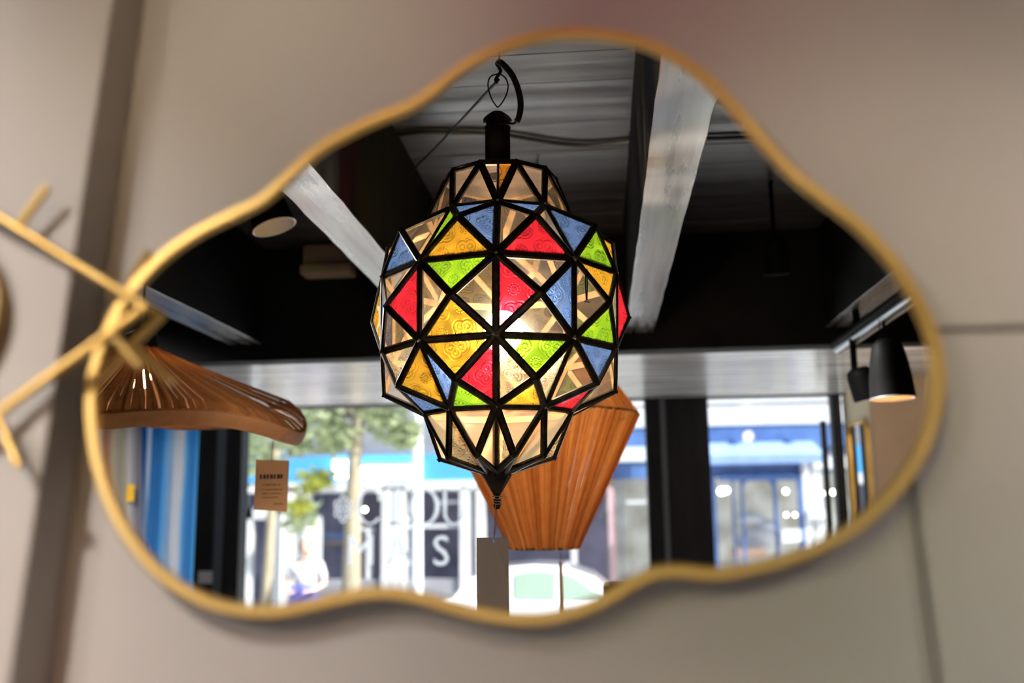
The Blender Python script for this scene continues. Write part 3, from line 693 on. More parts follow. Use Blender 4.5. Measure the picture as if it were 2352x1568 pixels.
MB().lathe([(c9[1]*1.12, c9[2]+.004), (c9[1]*1.06, c9[2]-.004), (c9[1]*.12, tipz), (.006, tipz-.002), (.0065, tipz-.006), (.0045, tipz-.009), (.0065, tipz-.012), (.004, tipz-.018), (.0, tipz-.019)], (c9[0], YL, 0), 10).build('bottom_cone', M['rust'], lan)
# bulb, socket
bp_ = V((LX+.004, YL, rp(1158, 762, YL).z))
MB().ball(bp_, .034, 24, sc=(1, 1, 1.1)).build('bulb', mat('lantern_bulb', (1, 1, 1), .3, emit=(1, .84, .62), es=420), lan, smooth=True)
MB().tube([bp_+V((0, 0, .034)), bp_+V((0, 0, .07))], .013, 16).build('lamp_socket', M['rust'], lan, smooth=True)
MB().tube([bp_+V((0, 0, .07)), V((cxm, YL, z1))], .004, 8).build('inner_rod', M['rust'], lan)
# small wire latch on a right-hand vertex
q = rp(1345, 600, YL+.2)
la = [(1347, 618), (1348, 690)]
w1 = [tuple(rp(x, y, YL+.185)) for x, y in ((1344,618),(1345,660),(1347,688),(1342,693),(1354,694),(1348,686),(1349,655),(1347,618))]
MB().tube(w1, .0011, 6).build('wire_latch', M['wire'], lan)
# suspension: wire loop, hook, flex
lp = [(1143,247),(1132,232),(1124,212),(1121,192),(1127,176),(1145,170),(1160,178),(1167,196),(1163,217),(1153,236),(1143,247)]
MB().tube(catmull([tuple(rp(x, y, YL)) for x, y in lp], 4, False), .0014, 6).build('wire_loop', M['wire'], lan, smooth=True)
hk = [(1143,190),(1138,183),(1145,172),(1150,163),(1146,155),(1147,143)]
MB().tube(catmull([tuple(rp(x, y, YL)) for x, y in hk], 4, False), .003, 8).build('hook', M['wire'], lan, smooth=True)
hp = rp(1147, 146, YL)
MB().tube([hp, (hp.x, YL, H)], .0016, 6).build('suspension_wire', M['wire'], lan)
MB().ball(hp, .008, 10).build('cable_tie', M['cable'], lan)
ar = [(1143,140),(1156,148),(1176,172),(1190,205),(1196,240),(1192,268),(1186,280),(1166,284)]
MB().tube(catmull([tuple(rp(x, y, YL+.01)) for x, y in ar[:-1]], 4, False), .0056, 10).build('flex', M['cable'], lan, smooth=True)
MB().tube([rp(1190, 276, YL+.01), rp(1180, 284, YL+.01), rp(1160, 283, YL+.02)], .0022, 6).build('flex_end', M['cable'], lan)
# cord to the ceiling
a = rp(1145, 183, YL+.005); b = rpz(912, 428, H-.03)
MB().tube([tuple(a), tuple(a+(b-a)*.5+V((0, 0, -.004))), tuple(b)], .0026, 8).build('ceiling_cord', M['cable'], lan, smooth=True)
# twine and price tag
tg = empty('price_tag', tuple(rp(1132, 1400, YL)), 'plain grey-beige card tag hanging from the lantern tip on twine', 'tag')
TY = YL + .002
def card(root, quad, y, m, t=.0007, hole=None, dy=(0, 0)):
    P = [rp(x, yy, y) for x, yy in quad]
    MB().prism([tuple(p) for p in P], (0, t, 0)).build('card', m, root)
x0, x1_ = rp(1095, 1240, TY).x, rp(1168, 1240, TY).x
zt = rp(1130, 1234, TY).z; zb = zt-.142
hx = rp(1134, 1240, TY).x; hz = rp(1134, 1241, TY).z; hr = .0028
m = MB(); nn = 16; ring = [(hx+hr*cos(2*pi*k_/nn), hz+hr*1.5*sin(2*pi*k_/nn)) for k_ in range(nn)]
def edgept(a_):
    dx, dz = cos(a_), sin(a_)*1.0; best = 9
    for lim, q_ in ((x0-hx, dx), (x1_-hx, dx), (zt-hz, dz), (zb-hz, dz)):
        if abs(q_) > 1e-6 and lim/q_ > 0: best = min(best, lim/q_)
    return (hx+dx*best, hz+dz*best)
angs = sorted([2*pi*k_/nn for k_ in range(nn)]+[atan2(z_-hz, x_-hx) % (2*pi) for x_ in (x0, x1_) for z_ in (zt, zb)])
inn = [(hx+hr*cos(a_), hz+hr*1.5*sin(a_)) for a_ in angs]; ou = [edgept(a_) for a_ in angs]; k_ = len(angs)
def bend(x_, z_): return TY + .004*sin((z_-zb)*22)
vs = [(x_, bend(x_, z_), z_) for x_, z_ in inn+ou]+[(x_, bend(x_, z_)+.0006, z_) for x_, z_ in inn+ou]
fs = [(i, (i+1) % k_, k_+(i+1) % k_, k_+i) for i in range(k_)]+[(2*k_+i, 2*k_+(i+1) % k_, 3*k_+(i+1) % k_, 3*k_+i) for i in range(k_)]
fs += [(k_+i, k_+(i+1) % k_, 3*k_+(i+1) % k_, 3*k_+i) for i in range(k_)]+[(i, (i+1) % k_, 2*k_+(i+1) % k_, 2*k_+i) for i in range(k_)]
m.add(vs, fs); m.build('card', M['card'], tg)
MB().tube([rp(1138, 1160, YL+.008), rp(1137, 1195, YL+.006), rp(1134, 1238, TY+.002)], .0007, 6).build('twine', M['string'], tg)
MB().tube([rp(1141, 1158, YL-.006), rp(1140, 1200, YL), rp(1134, 1240, TY-.001)], .0007, 6).build('twine', M['string'], tg)
for kz in (1140, 1146, 1152, 1158):
    zc = rp(1141, kz, YL).z; MB().tube([(c9[0]+.0075*cos(t*pi/8), YL+.0075*sin(t*pi/8), zc+.0008*(t % 2)) for t in range(17)], .0009, 5).build('twine_wrap', M['string'], tg)
MB().tube([rp(1148, 1142, YL+.008), rp(1158, 1138, YL+.01), rp(1165, 1141, YL+.01)], .0008, 5).build('twine_knot', M['string'], tg)

# ------------------------------------------------------------------ raffia pendants
def strips(name, root, lines, wd, mt, jitter=.0015, ridge=.0016):
    """lines: list of poly-lines (each a list of points with outward normals); one flat folded strip per line"""
    m = MB(); sh = []
    for pts, nr in lines:
        k0 = random.uniform(.15, .85); j = random.uniform(-jitter, jitter); wj = wd*random.uniform(.75, 1.25)
        vs = []
        for i, (p, q) in enumerate(zip(pts, nr)):
            d = (pts[min(i+1, len(pts)-1)]-pts[max(i-1, 0)]).normalized(); s_ = d.cross(q).normalized()
            wi = wj[i] if isinstance(wj, list) else wj
            w_i = wi*WSC(i/(len(pts)-1))
            vs += [p-s_*w_i+q*j, p+q*(j+ridge), p+s_*w_i+q*j]
        nn = len(pts); fs = [(3*i+a, 3*i+a+1, 3*i+3+a+1, 3*i+3+a) for i in range(nn-1) for a in (0, 1)]
        m.add(vs, fs); sh += [k0]*len(vs)
    import array
    o = m.build(name, mt, root, kind='stuff')
    at = o.data.attributes.new('shade', 'FLOAT', 'POINT')
    at.data.foreach_set('value', sh)
    return o
# right pendant: double cone
YD = rp(1245, 950, -1.95).y
cD = rp(1245, 950, YD); RD = rp(1467, 950, YD).x-cD.x
zmid = rp(1245, 953, YD+.0).z; zmid = rp(1467, 951, YD).z
zbot = rp(1245, 1262, YD+.08).z; rbot = rp(1322, 1258, YD).x-rp(1245, 1258, YD).x
ztop = zmid+.20; rtop = RD*.42
dp = empty('raffia_pendant', (cD.x, YD, zbot), 'orange raffia pendant shade of double cone shape, half hidden behind the glass lantern', 'pendant lamp')
WSC = lambda t: 1
NS = 150
def cone_lines(ra, za, rb, zb_, n, tw=.0):
    out = []
    for k_ in range(n):
        a_ = 2*pi*(k_+random.uniform(-.25, .25))/n; b_ = a_+tw+random.uniform(-.02, .02)
        P = []; Q = []
        for t in (0, .5, 1):
            ang = a_+(b_-a_)*t; r_ = ra+(rb-ra)*t; z_ = za+(zb_-za)*t
            P.append(V((cD.x+r_*cos(ang), YD+r_*sin(ang), z_))); Q.append(V((cos(ang), sin(ang), -.3 if zb_ < za else .6)).normalized())
        out.append((P, Q))
    return out
WSC = lambda t: 1-.50*t
strips('lower_strips', dp, cone_lines(RD, zmid, rbot, zbot, NS), .0060, M['raffia'], .003, .0028)
WSC = lambda t: 1-.5*t
strips('upper_strips', dp, cone_lines(RD, zmid, rtop, ztop, NS), .0068, M['raffia'])
for nm, r_, z_, tk in (('middle_ring', RD-.001, zmid, .003), ('bottom_ring', rbot-.001, zbot+.002, .004), ('top_ring', rtop, ztop, .004)):
    MB().tube([(cD.x+r_*cos(2*pi*t/48), YD+r_*sin(2*pi*t/48), z_) for t in range(49)], tk, 8, cap=False).build(nm, M['raffiadark'], dp, smooth=True)
MB().tube([(cD.x, YD, ztop), (cD.x, YD, ZS if YD < yb else H)], .003, 8).build('flex', M['cable'], dp)
for a_ in (0, 2.1, 4.2): MB().tube([(cD.x, YD, ztop+.01), (cD.x+rtop*cos(a_), YD+rtop*sin(a_), ztop)], .002, 6).build('spider_arm', M['wire'], dp)
MB().ball((cD.x, YD, zmid+.02), .022, 16).build('bulb', M['bulbwarm'], dp, smooth=True)  # bulb added inside so the raffia glows brighter
MB().tube([(cD.x, YD, zmid+.04), (cD.x, YD, ztop)], .014, 14).build('lamp_socket', M['spot'], dp, smooth=True)
t2 = empty('price_tag', tuple(rp(1288, 1400, YD)), 'narrow kraft card tag seen edge-on under the double cone raffia shade', 'tag')
q = rp(1288, 1290, YD); zz = q.z
MB().prism([(q.x-.006, YD-.03, zz), (q.x+.004, YD+.03, zz), (q.x+.0065, YD+.03, zz-.125), (q.x-.0065, YD-.03, zz-.125)], (.0008, 0, 0)).build('card', M['kraft'], t2)
MB().tube([(q.x, YD, zz+.045), (q.x, YD, zz-.002)], .0009, 6).build('twine', M['string'], t2)

# left pendant: wavy hat
YH = -1.60
cH = rp(318, 930, YH); RH = rp(684, 1000, YH).x-cH.x
zA = rp(330, 800, YH).z
def zrim(a_):   # a_: 0 = right (+x), pi/2 = towards the mirror wall
    fr_ = [(0, rp(684, 1010, YH).z), (pi/4, rp(520, 962, YH+RH*.7).z), (pi/2, rp(335, 972, YH+RH).z), (3*pi/4, rp(200, 960, YH+RH*.7).z), (pi, rp(120, 985, YH).z), (5*pi/4, rp(200, 960, YH).z+.03), (3*pi/2, rp(335, 960, YH).z+.015), (7*pi/4, rp(520, 960, YH).z+.03)]
    t = (a_ % (2*pi))/(pi/4); i = int(t) % 8; f = t-int(t); f = (1-cos(f*pi))/2
    return fr_[i][1]*(1-f)+fr_[(i+1) % 8][1]*f
hp_ = empty('raffia_pendant', (cH.x, YH, zrim(0)), 'brown raffia pendant shade with a wavy brim like a sun hat', 'pendant lamp')
def hat(a_, t, d=0):
    rr0 = .035+(RH-.035)*t; zr = zrim(a_)+.03
    z_ = zA + (zr-zA)*(t**.92)
    if t > .93: z_ -= .012*((t-.93)/.07)**1.5
    return V((cH.x+(rr0+d)*cos(a_), YH+(rr0+d)*sin(a_), z_-d*.4))
L_ = []
for k_ in range(170):
    a_ = 2*pi*(k_+random.uniform(-.3, .3))/170
    P = [hat(a_+random.uniform(-.003, .003), t) for t in (0, .2, .4, .6, .8, .92, 1)]
    L_.append((P, [V((cos(a_)*.5, sin(a_)*.5, 1)).normalized()]*7))
WSC = lambda t: .22+.78*t
strips('strips', hp_, L_, .0072, M['raffiadark'], .002)
rim = MB(); vs = []; NA = 96
for k_ in range(NA):
    a_ = 2*pi*k_/NA; p = hat(a_, 1)
    for dr, dz in ((-.004, .004), (.004, -.002), (.002, -.018), (-.006, -.030), (-.022, -.026), (-.018, -.010)):
        vs.append(p+V((dr*cos(a_), dr*sin(a_), dz+random.uniform(-.001, .001))))
rim.add(vs, [(k_*6+j, k_*6+(j+1) % 6, ((k_+1) % NA)*6+(j+1) % 6, ((k_+1) % NA)*6+j) for k_ in range(NA) for j in range(6)])
o = rim.build('brim', M['raffiarim'], hp_, smooth=True)
at = o.data.attributes.new('shade', 'FLOAT', 'POINT'); at.data.foreach_set('value', [random.uniform(.4, .8) for _ in vs])
MB().lathe([(.036, -.006), (.036, .03), (.02, .04), (.004, .045)], (cH.x, YH, zA), 20).build('top_cap', M['spot'], hp_, smooth=True)
MB().tube([(cH.x, YH, zA+.04), (cH.x, YH, H)], .003, 8).build('flex', M['cable'], hp_)
MB().ball((cH.x, YH, zA-.07), .024, 16).build('bulb', M['bulbwarm'], hp_, smooth=True)
MB().tube([(cH.x, YH, zA-.05), (cH.x, YH, zA+.02)], .014, 14).build('lamp_socket', M['spot'], hp_, smooth=True)
# kraft tag
YT = YH+.02
t3 = empty('price_tag', tuple(rp(622, 1172, YT)), 'brown kraft card tag with small print under the hat-shaped raffia shade', 'tag')
Q = [rp(x, y, YT) for x, y in ((588,1055),(664,1057),(659,1175),(583,1170))]
MB().prism([tuple(p) for p in Q], (0, -.0012, 0)).build('card', M['kraft'], t3)
MB().tube([rp(627, 1012, YT), rp(624, 1062, YT+.002)], .0010, 6).build('twine', M['string'], t3)
def text(name, body, p, size, m, parent=None, ext=.0002, bold=0, sx=1, mirror=False, font=None, **k):
    cu = bpy.data.curves.new(name, 'FONT'); cu.body = body; cu.size = size; cu.extrude = ext; cu.offset = bold; cu.align_x = 'CENTER'; cu.align_y = 'CENTER'; cu.resolution_u = 3
    cu.materials.append(m); o = link(bpy.data.objects.new(name, cu)); o.rotation_euler = (pi/2, 0, 0); o.scale = (-sx if mirror else sx, 1, 1)
    dg = bpy.context.evaluated_depsgraph_get(); me = bpy.data.meshes.new_from_object(o.evaluated_get(dg)); bpy.data.objects.remove(o)
    o = link(bpy.data.objects.new(name, me)); o.rotation_euler = (pi/2, 0, 0); o.scale = (-sx if mirror else sx, 1, 1)
    o.location = V(p)-(WORLD[parent.name] if parent else V((0, 0, 0)))
    if parent: o.parent = parent
    return setp(o, **k)
# print lines (only their rows can be made out)
for (yy, xa, xb_, h_) in ((1094, 597, 652, 9), (1113, 604, 645, 3), (1124, 600, 648, 2.5), (1133, 602, 646, 2.5), (1142, 603, 640, 2.5), (1157, 628, 650, 2.5)):
    a, b = rp(xa, yy-h_/2, YT+.0004), rp(xb_, yy+h_/2, YT+.0004)
    n_ = 7 if h_ > 5 else 11; m = MB()
    for s_ in range(n_):
        xa_ = a.x+(b.x-a.x)*s_/n_; xw = (b.x-a.x)/n_*random.uniform(.45, .85); m.box((xa_, YT, b.z), (xa_+xw, YT+.0004, a.z))
    m.build('print_line', M['ink'] if h_ > 5 else mat('faint_ink', (.22, .12, .06), .8), t3)

# ------------------------------------------------------------------ hanging blankets at the left
def blanket(name, lab, xa, xb_, y, ztop_, mt, ph, lean):
    nx, nz = 40, 12; vs = []; uvs = []
    x0_, x1q = rp(xa, 1000, y).x, rp(xb_, 1000, y).x
    for j in range(nz+1):
        for i in range(nx+1):
            u = i/nx; v = j/nz
            vs.append(V((x0_+(x1q-x0_)*u + lean*(1-v)*1.0, y+.025*sin(u*17+ph+v*.8)+.012*sin(u*39+ph), .15+(ztop_-.15)*v)))
            uvs.append((u, v))
    me = bpy.data.meshes.new(name); me.from_pydata(vs, [], [(j*(nx+1)+i, j*(nx+1)+i+1, (j+1)*(nx+1)+i+1, (j+1)*(nx+1)+i) for j in range(nz) for i in range(nx)])
    me.materials.append(mt); uvl = me.uv_layers.new(name='UVMap')
    for li, l in enumerate(me.loops): uvl.data[li].uv = uvs[l.vertex_index]
    me.polygons.foreach_set('use_smooth', [True]*len(me.polygons))
    o = link(bpy.data.objects.new(name, me)); WORLD[o.name] = V((0, 0, 0))
    so2 = o.modifiers.new('thick', 'SOLIDIFY'); so2.thickness = .006
    return setp(o, lab, 'blanket', 'blankets hung by the shop window')
W_ = (.80, .80, .82); BL = (.07, .33, .66); LB = (.20, .55, .85); PK = (.62, .38, .33); CRM = (.72, .66, .52); DK = (.10, .08, .08)
m1 = stripe_cloth('white_pink_stripes', [(0, PK), (.12, W_), (.3, W_), (.42, PK), (.52, CRM), (.62, W_), (.74, CRM), (.86, W_), (1, (.5, .5, .6))])
m2 = stripe_cloth('blue_white_stripes', [(0, BL), (.13, BL), (.19, W_), (.25, LB), (.34, BL), (.48, LB), (.56, W_), (.63, LB), (.70, W_), (.78, W_), (.84, LB), (1, LB)])
blz = rp(400, 870, -3.55).z
blanket('blanket', 'white and pink striped blanket with a yellow patch, hanging left of the blue one', 195, 318, -3.42, blz, m1, .4, .10)
b2 = blanket('blanket', 'bright blue and white striped blanket hanging beside the black window post', 318, 462, -3.50, blz, m2, 1.4, -.02)
q = rp(302, 1132, -3.39)
MB().box((q.x-.015, -3.38, q.z-.035), (q.x+.018, -3.376, q.z+.035)).build('yellow_label', mat('yellow_cloth', (.85, .50, .03), .8), label='small yellow cloth label hanging in front of the white striped blanket', cat='label')
hr_ = empty('hanging_rail', (rp(300, 870, -3.5).x, -3.47, blz), 'thin black rail that carries the striped blankets', 'rail')
MB().tube([(XL, -3.46, blz-.002), (rp(470, 900, -3.46).x, -3.46, blz-.002)], .010, 10).build('bar', M['spot'], hr_, smooth=True)
MB().tube([(XL+.5, -3.46, blz), (XL+.5, -3.46, ZS)], .005, 8).build('hanger', M['spot'], hr_)

# ------------------------------------------------------------------ shop window: posts, panes, lettering
zw0 = .25
def post(xa, xb_, y, line=None, d=.12, name='window_post', lab='', ln=None):
    x0_, x1q = rp(xa, 1100, y).x, rp(xb_, 1100, y).x
    e = empty(name, ((x0_+x1q)/2, y, 0), kind='structure')
    box('post', (x0_, y-d, 0), (x1q, y, ZS), M['pillar'], e, bevel=.004)
    if ln:
        a_, b_ = rp(ln[0], 1100, y+.004).x, rp(ln[1], 1100, y+.004).x
        box('pale_stripe', (a_, y, 0), (b_, y+.006, ZS), M['pillarline'], e, bevel=.001)
    return e
pl_ = post(452, 553, YW, ln=(496, 516), name='trim_1')  # stripe drawn in place of a blue reflection on this post
post(1487, 1634, YW, ln=(1522, 1534), name='trim_2')
a_ = rp(1440, 950, YW)
pj = post(1922, 1944, YW, name='trim_3', d=.08)
# slim door pull beyond
q0 = rp(1896, 962, YW+.03); q1 = rp(1906, 962, YW+.03)
dr = empty('door_1', (q0.x, YW, 0), kind='structure')
box('door_stile', (rp(1894, 1100, YW-.02).x, YW-.05, 0), (rp(1905, 1100, YW-.02).x, YW-.01, rp(1900, 965, YW).z), M['pillar'], dr)
xw0, xw1 = rp(553, 1100, YW).x, rp(1487, 1100, YW).x; xw2, xw3 = rp(1634, 1100, YW).x, rp(1922, 1100, YW).x
w1_ = empty('window_1', ((xw0+xw1)/2, YW, zw0), kind='structure'); w2_ = empty('window_2', ((xw2+xw3)/2, YW, zw0), kind='structure')
box('pane', (xw0, YW-.058, zw0), (xw1, YW-.050, ZS), M['winglass'], w1_); box('pane', (xw2, YW-.058, .1), (xw3, YW-.050, ZS), M['winglass'], w2_)
zr = rp(1700, 916, YW).z
box('window_sill', (xw0, YW-.10, 0), (xw1, YW, zw0), M['pillar'], w1_); box('window_sill', (xw2, YW-.10, 0), (xw3, YW, .1), M['pillar'], w2_)
box('window_head', (XL, YW-.10, ZS-.008), (XR, YW, ZS), M['pillar'], w1_)
xlw = rp(452, 1100, YW).x
w3_ = empty('window_3', ((XL+xlw)/2, YW, 0), kind='structure')
box('pane', (XL, YW-.058, .25), (xlw, YW-.05, ZS), M['winglass'], w3_); box('window_sill', (XL, YW-.1, 0), (xlw, YW, .25), M['pillar'], w3_)
q = rp(470, 1325, YW+.012); a = rp(455, 1311, YW+.012); b = rp(486, 1340, YW+.012)
box('notice_sticker', (a.x, YW+.006, b.z), (b.x, YW+.009, a.z), M['shirt'], label='small white notice stuck low on the black window post', cat='notice')

YV = YW-.046
def lring(name, cxp, cyp, wpx, hpx, th_side, th_top, gap=None, uopen=False, parent=None, lab=None):
    """white vinyl letter with thick sides and thin top; gap = (from, to) angles left open"""
    c = rp(cxp, cyp, YV); rx = rp(cxp+wpx/2, cyp, YV).x-c.x; rz = rp(cxp, cyp-hpx/2, YV).z-c.z
    ts = rx*th_side; tt = rz*th_top; m = MB(); n = 48; vs = []
    a0, a1 = gap if gap else (0, 2*pi)
    for i in range(n+1):
        t = a0+(a1-a0)*i/n
        co_, si = cos(t), sin(t)
        for (rx_, rz_) in ((rx, rz), (rx-ts, rz-tt)):
            for yy in (0, .001): vs.append((c.x+rx_*co_, YV+yy, c.z+rz_*si))
    fs = []
    for i in range(n):
        b_ = i*4; fs += [(b_, b_+4, b_+6, b_+2), (b_+1, b_+3, b_+7, b_+5), (b_, b_+1, b_+5, b_+4), (b_+2, b_+6, b_+7, b_+3)]
    m.add(vs, fs); return m, c, rx, rz
def vbar(m, xa, ya, xb_, yb_):
    a_, b_ = rp(xa, ya, YV), rp(xb_, yb_, YV); m.box((a_.x, YV, b_.z), (b_.x, YV+.001, a_.z))
LT = 'white vinyl letters on the shop window'
m, *_ = lring('letter', 850, 1163, 62, 82, .30, .10, (R_(48), R_(318))); vbar(m, 868, 1132, 874, 1150); m.build('letter', M['vinyl'], label='white serif letter C on the shop window, first of its row', cat='letter', group=LT)
m = MB(); vbar(m, 897, 1123, 911, 1204); vbar(m, 889, 1121, 919, 1126); vbar(m, 889, 1200, 942, 1204); vbar(m, 936, 1186, 942, 1204); m.build('letter', M['vinyl'], label='white serif letter L after the C on the shop window', cat='letter', group=LT)
m, *_ = lring('letter', 975, 1163, 70, 82, .30, .10); m.build('letter', M['vinyl'], label='white serif letter O on the shop window, left of the U', cat='letter', group=LT)
m, *_ = lring('letter', 1043, 1175, 50, 58, .30, .12, (R_(180), R_(360))); vbar(m, 1018, 1123, 1026, 1176); vbar(m, 1061, 1123, 1067, 1176); vbar(m, 1012, 1121, 1032, 1125); vbar(m, 1056, 1121, 1073, 1125)
m.build('letter', M['vinyl'], label='white serif letter U on the shop window, right of the O', cat='letter', group=LT)
for ch, x_, y_, lb in (('M', 828, 1267, 'white sans letter M low on the shop window beside the tree trunk'), ('A', 915, 1267, 'white sans letter A low on the shop window between M and S'), ('S', 1013, 1268, 'white sans letter S low on the shop window')):
    p = rp(x_, y_, YV); hh = rp(x_, y_-36, YV).z-rp(x_, y_+36, YV).z
    text('letter', ch, p, hh*1.38, M['vinyl'], ext=.0006, sx=.95, label=lb, cat='letter', group=LT)
om = MB()
for (dx, dy, r_) in [(0, 0, 8), (-13, -12, 8), (13, -12, 8), (-13, 12, 8), (13, 12, 8), (0, -24, 8), (0, 24, 8), (-16, 0, 5), (16, 0, 5)]:
    c = rp(788+dx, 1168+dy, YV); rr1 = rp(788+dx+r_, 1168+dy, YV).x-c.x
    om.lathe([(rr1, 0), (rr1, .001), (rr1*.55, .001), (rr1*.55, 0), (rr1, 0)], c, 14, (0, 1, 0))
om.build('ornament', M['vinyl'], label='white vinyl flower ornament on the shop window, left of the letter C', cat='ornament')

# framed narrow mirror on the cream wall
ym0, ym1 = YW+.07, YP-.06
zt_ = rp(1965, 968, (ym0+ym1)/2).z
tm = empty('tall_mirror', (XR, (ym0+ym1)/2, .5), 'narrow round-cornered mirror in a gilt frame on the cream wall by the door', 'mirror')
def rrect(y0_, y1_, z0_, z1_, r_, x):
    pts = []
    for (cy_, cz_, s0) in ((y1_-r_, z1_-r_, 0), (y0_+r_, z1_-r_, pi/2), (y0_+r_, z0_+r_, pi), (y1_-r_, z0_+r_, 3*pi/2)):
        pts += [V((x, cy_+r_*cos(s0+t*pi/12), cz_+r_*sin(s0+t*pi/12))) for t in range(7)]
    return pts
po = rrect(ym0, ym1, .5, zt_, .06, XR-.022); pi_ = rrect(ym0+.012, ym1-.012, .512, zt_-.012, .05, XR-.022)
k_ = len(po); m = MB(); off = V((.022, 0, 0))
m.add(po+pi_+[p+off for p in po]+[p+off for p in pi_], [(i, (i+1) % k_, k_+(i+1) % k_, k_+i) for i in range(k_)]+[(i, (i+1) % k_, 2*k_+(i+1) % k_, 2*k_+i) for i in range(k_)]+[(k_+i, k_+(i+1) % k_, 3*k_+(i+1) % k_, 3*k_+i) for i in range(k_)])
m.build('frame', M['brass'], tm, smooth=True)
MB().prism([tuple(p+V((.012, 0, 0))) for p in pi_], (.006, 0, 0)).build('mirror_glass', M['mirror'], tm)

# ------------------------------------------------------------------ the photographer's camera below the picture
pc = empty('photo_camera', (.02, -CAMD-.05, CAMZ-.12), 'black camera whose top corner shows in the mirror above the lower frame edge', 'camera')
fw = V((-sin(YAW), cos(YAW), 0))
def cp(r_, f_, u_): return C0 + V((cos(YAW), sin(YAW), 0))*r_ + fw*f_ + V((0, 0, u_))
qb = rp(1384, 1337, -CAMD-.055)   # top left corner of the body as the photo shows it
bm_ = MB().box((qb.x, -CAMD-.085, qb.z-.085), (qb.x+.132, -CAMD-.03, qb.z)); bm_.build('body', M['camblack'], pc, bevel=.007)
MB().tube([(qb.x+.06, -CAMD-.03, qb.z-.045), (qb.x+.06, -CAMD-.012, qb.z-.045)], .03, 24).build('lens', M['camblack'], pc)
MB().tube([(qb.x+.06, -CAMD-.0125, qb.z-.045), (qb.x+.06, -CAMD-.0105, qb.z-.045)], .022, 24).build('lens_glass', M['lensglass'], pc)

# ------------------------------------------------------------------ wall spot and added fill lamps under the ceiling
for i, (p, t, wt, c, cone, bl, sz, lab_) in enumerate(LAMPS):
    e = empty('spot_lamp', p, lab_, 'lamp', 'ceiling spots of the shop')
    ax = (V(t)-V(p)).normalized()
    MB().lathe([(.036, 0), (.036, .09), (.025, .10), (.003, .10)], V(p)+ax*.012, 24, -ax).build('lamp_shade', M['spot'], e, smooth=True)
    MB().tube([V(p)-ax*.06, V((p[0], p[1], H if p[1] > yb else ZS))], .006, 8).build('stem', M['spot'], e)
    ld = bpy.data.lights.new('spot_light', 'SPOT'); ld.energy = wt; ld.color = c; ld.spot_size = R_(cone); ld.spot_blend = bl; ld.shadow_soft_size = sz
    lo = link(bpy.data.objects.new('spot_light', ld)); lo.parent = e; lo.location = ax*.02; lo.rotation_euler = ax.to_track_quat('-Z', 'Y').to_euler()
# the lit track lamp gives its own light
ld = bpy.data.lights.new('spot_light', 'SPOT'); ld.energy = 5; ld.color = WARM; ld.spot_size = R_(80); ld.spot_blend = .6; ld.shadow_soft_size = .02
lo = link(bpy.data.objects.new('spot_light', ld)); lo.parent = l2; lo.location = (0, 0, .0); lo.rotation_euler = (0, 0, 0)

# ------------------------------------------------------------------ the street
box('pavement', (-9, -9.0, GZ-.2), (9, YW-.1, GZ), M['paving'], kind='structure')
box('road', (-25, -12.6, GZ-.3), (25, -9.0, GZ-.12), M['asphalt'], kind='structure')
YF = -14.2      # far facades
box('pavement', (-25, YF-.1, GZ-.2), (25, -12.6, GZ), M['paving'], kind='structure')
def fx(px): return rp(px, 1100, YF).x
def fz(py, y=YF): return rp(1176, py, y).z
def fb(name, xa, ya, xb_, yb_, m, parent, d0=0, d1=.1, y=YF, **k):
    a_, b_ = rp(xa, ya, y), rp(xb_, yb_, y); return box(name, (a_.x, y+d0, a_.z), (b_.x, y+d0+d1, b_.z), m, parent, **k)
# building with the blue fascia
A_ = empty('shop_building', (fx(900), YF, GZ), 'pale shop across the street with a bright blue fascia and lit white sign', 'building')
box('wall', (fx(100), YF-5, GZ), (fx(1395), YF-1.2, fz(700)), M['gfac'], A_)
box('interior_back', (fx(120), YF-1.19, GZ), (fx(1390), YF-1.1, fz(1112)), M['darkin'], A_)
fb('fascia', 560, 1052, 1395, 1112, M['bluefas'], A_, -1.2, 1.35)
fb('cornice', 560, 1112, 1395, 1119, M['wfac'], A_, -1.2, 1.4)
fb('wall_band', 100, 820, 1395, 1052, M['gfac'], A_, -1.2, 1.2)
def gz(nm, xa, xb_, ya=1119, yb_=1480, m=None, d=.2): fb(nm, xa, ya, xb_, yb_, m or M['wfac'], A_, 0, d)
for xa, xb_ in ((549, 560), (668, 686), (702, 712), (884, 903), (908, 921), (926, 936), (1060, 1086), (1096, 1118), (1310, 1330)): gz('pilaster', xa, xb_)
# white door frame at the left
fb('door_frame', 552, 1168, 590, 1480, M['wfac'], A_, .2, .15); fb('door_frame', 552, 1168, 626, 1192, M['wfac'], A_, .2, .15); fb('door_frame', 640, 1180, 656, 1480, M['wfac'], A_, .2, .15)
fb('panel', 656, 1185, 735, 1480, M['wfac'], A_, 0, .05)
fb('stall_riser', 735, 1330, 1390, 1480, M['gfac'], A_, 0, .15)
fb('window_bar', 903, 1205, 1060, 1211, M['wfac'], A_, 0, .12); fb('window_bar', 962, 1119, 968, 1330, M['wfac'], A_, 0, .12); fb('window_bar', 1010, 1150, 1060, 1156, M['wfac'], A_, 0, .12)
fb('window_bar', 806, 1212, 862, 1217, M['wfac'], A_, 0, .12); fb('window_bar', 846, 1217, 856, 1330, M['wfac'], A_, 0, .12)
fb('counter', 722, 1225, 780, 1246, M['awning'], A_, -1.0, .5); fb('table', 720, 1246, 780, 1251, mat('wood_top', (.5, .3, .16), .6), A_, -1.0, .6)
for (px, py, r_) in ((834, 1127, .035), (868, 1127, .03), (838, 1170, .03)):
    MB().ball(rp(px, py, YF-.55), r_, 10).build('hanging_lamp', M['lampglow'], A_, smooth=True)
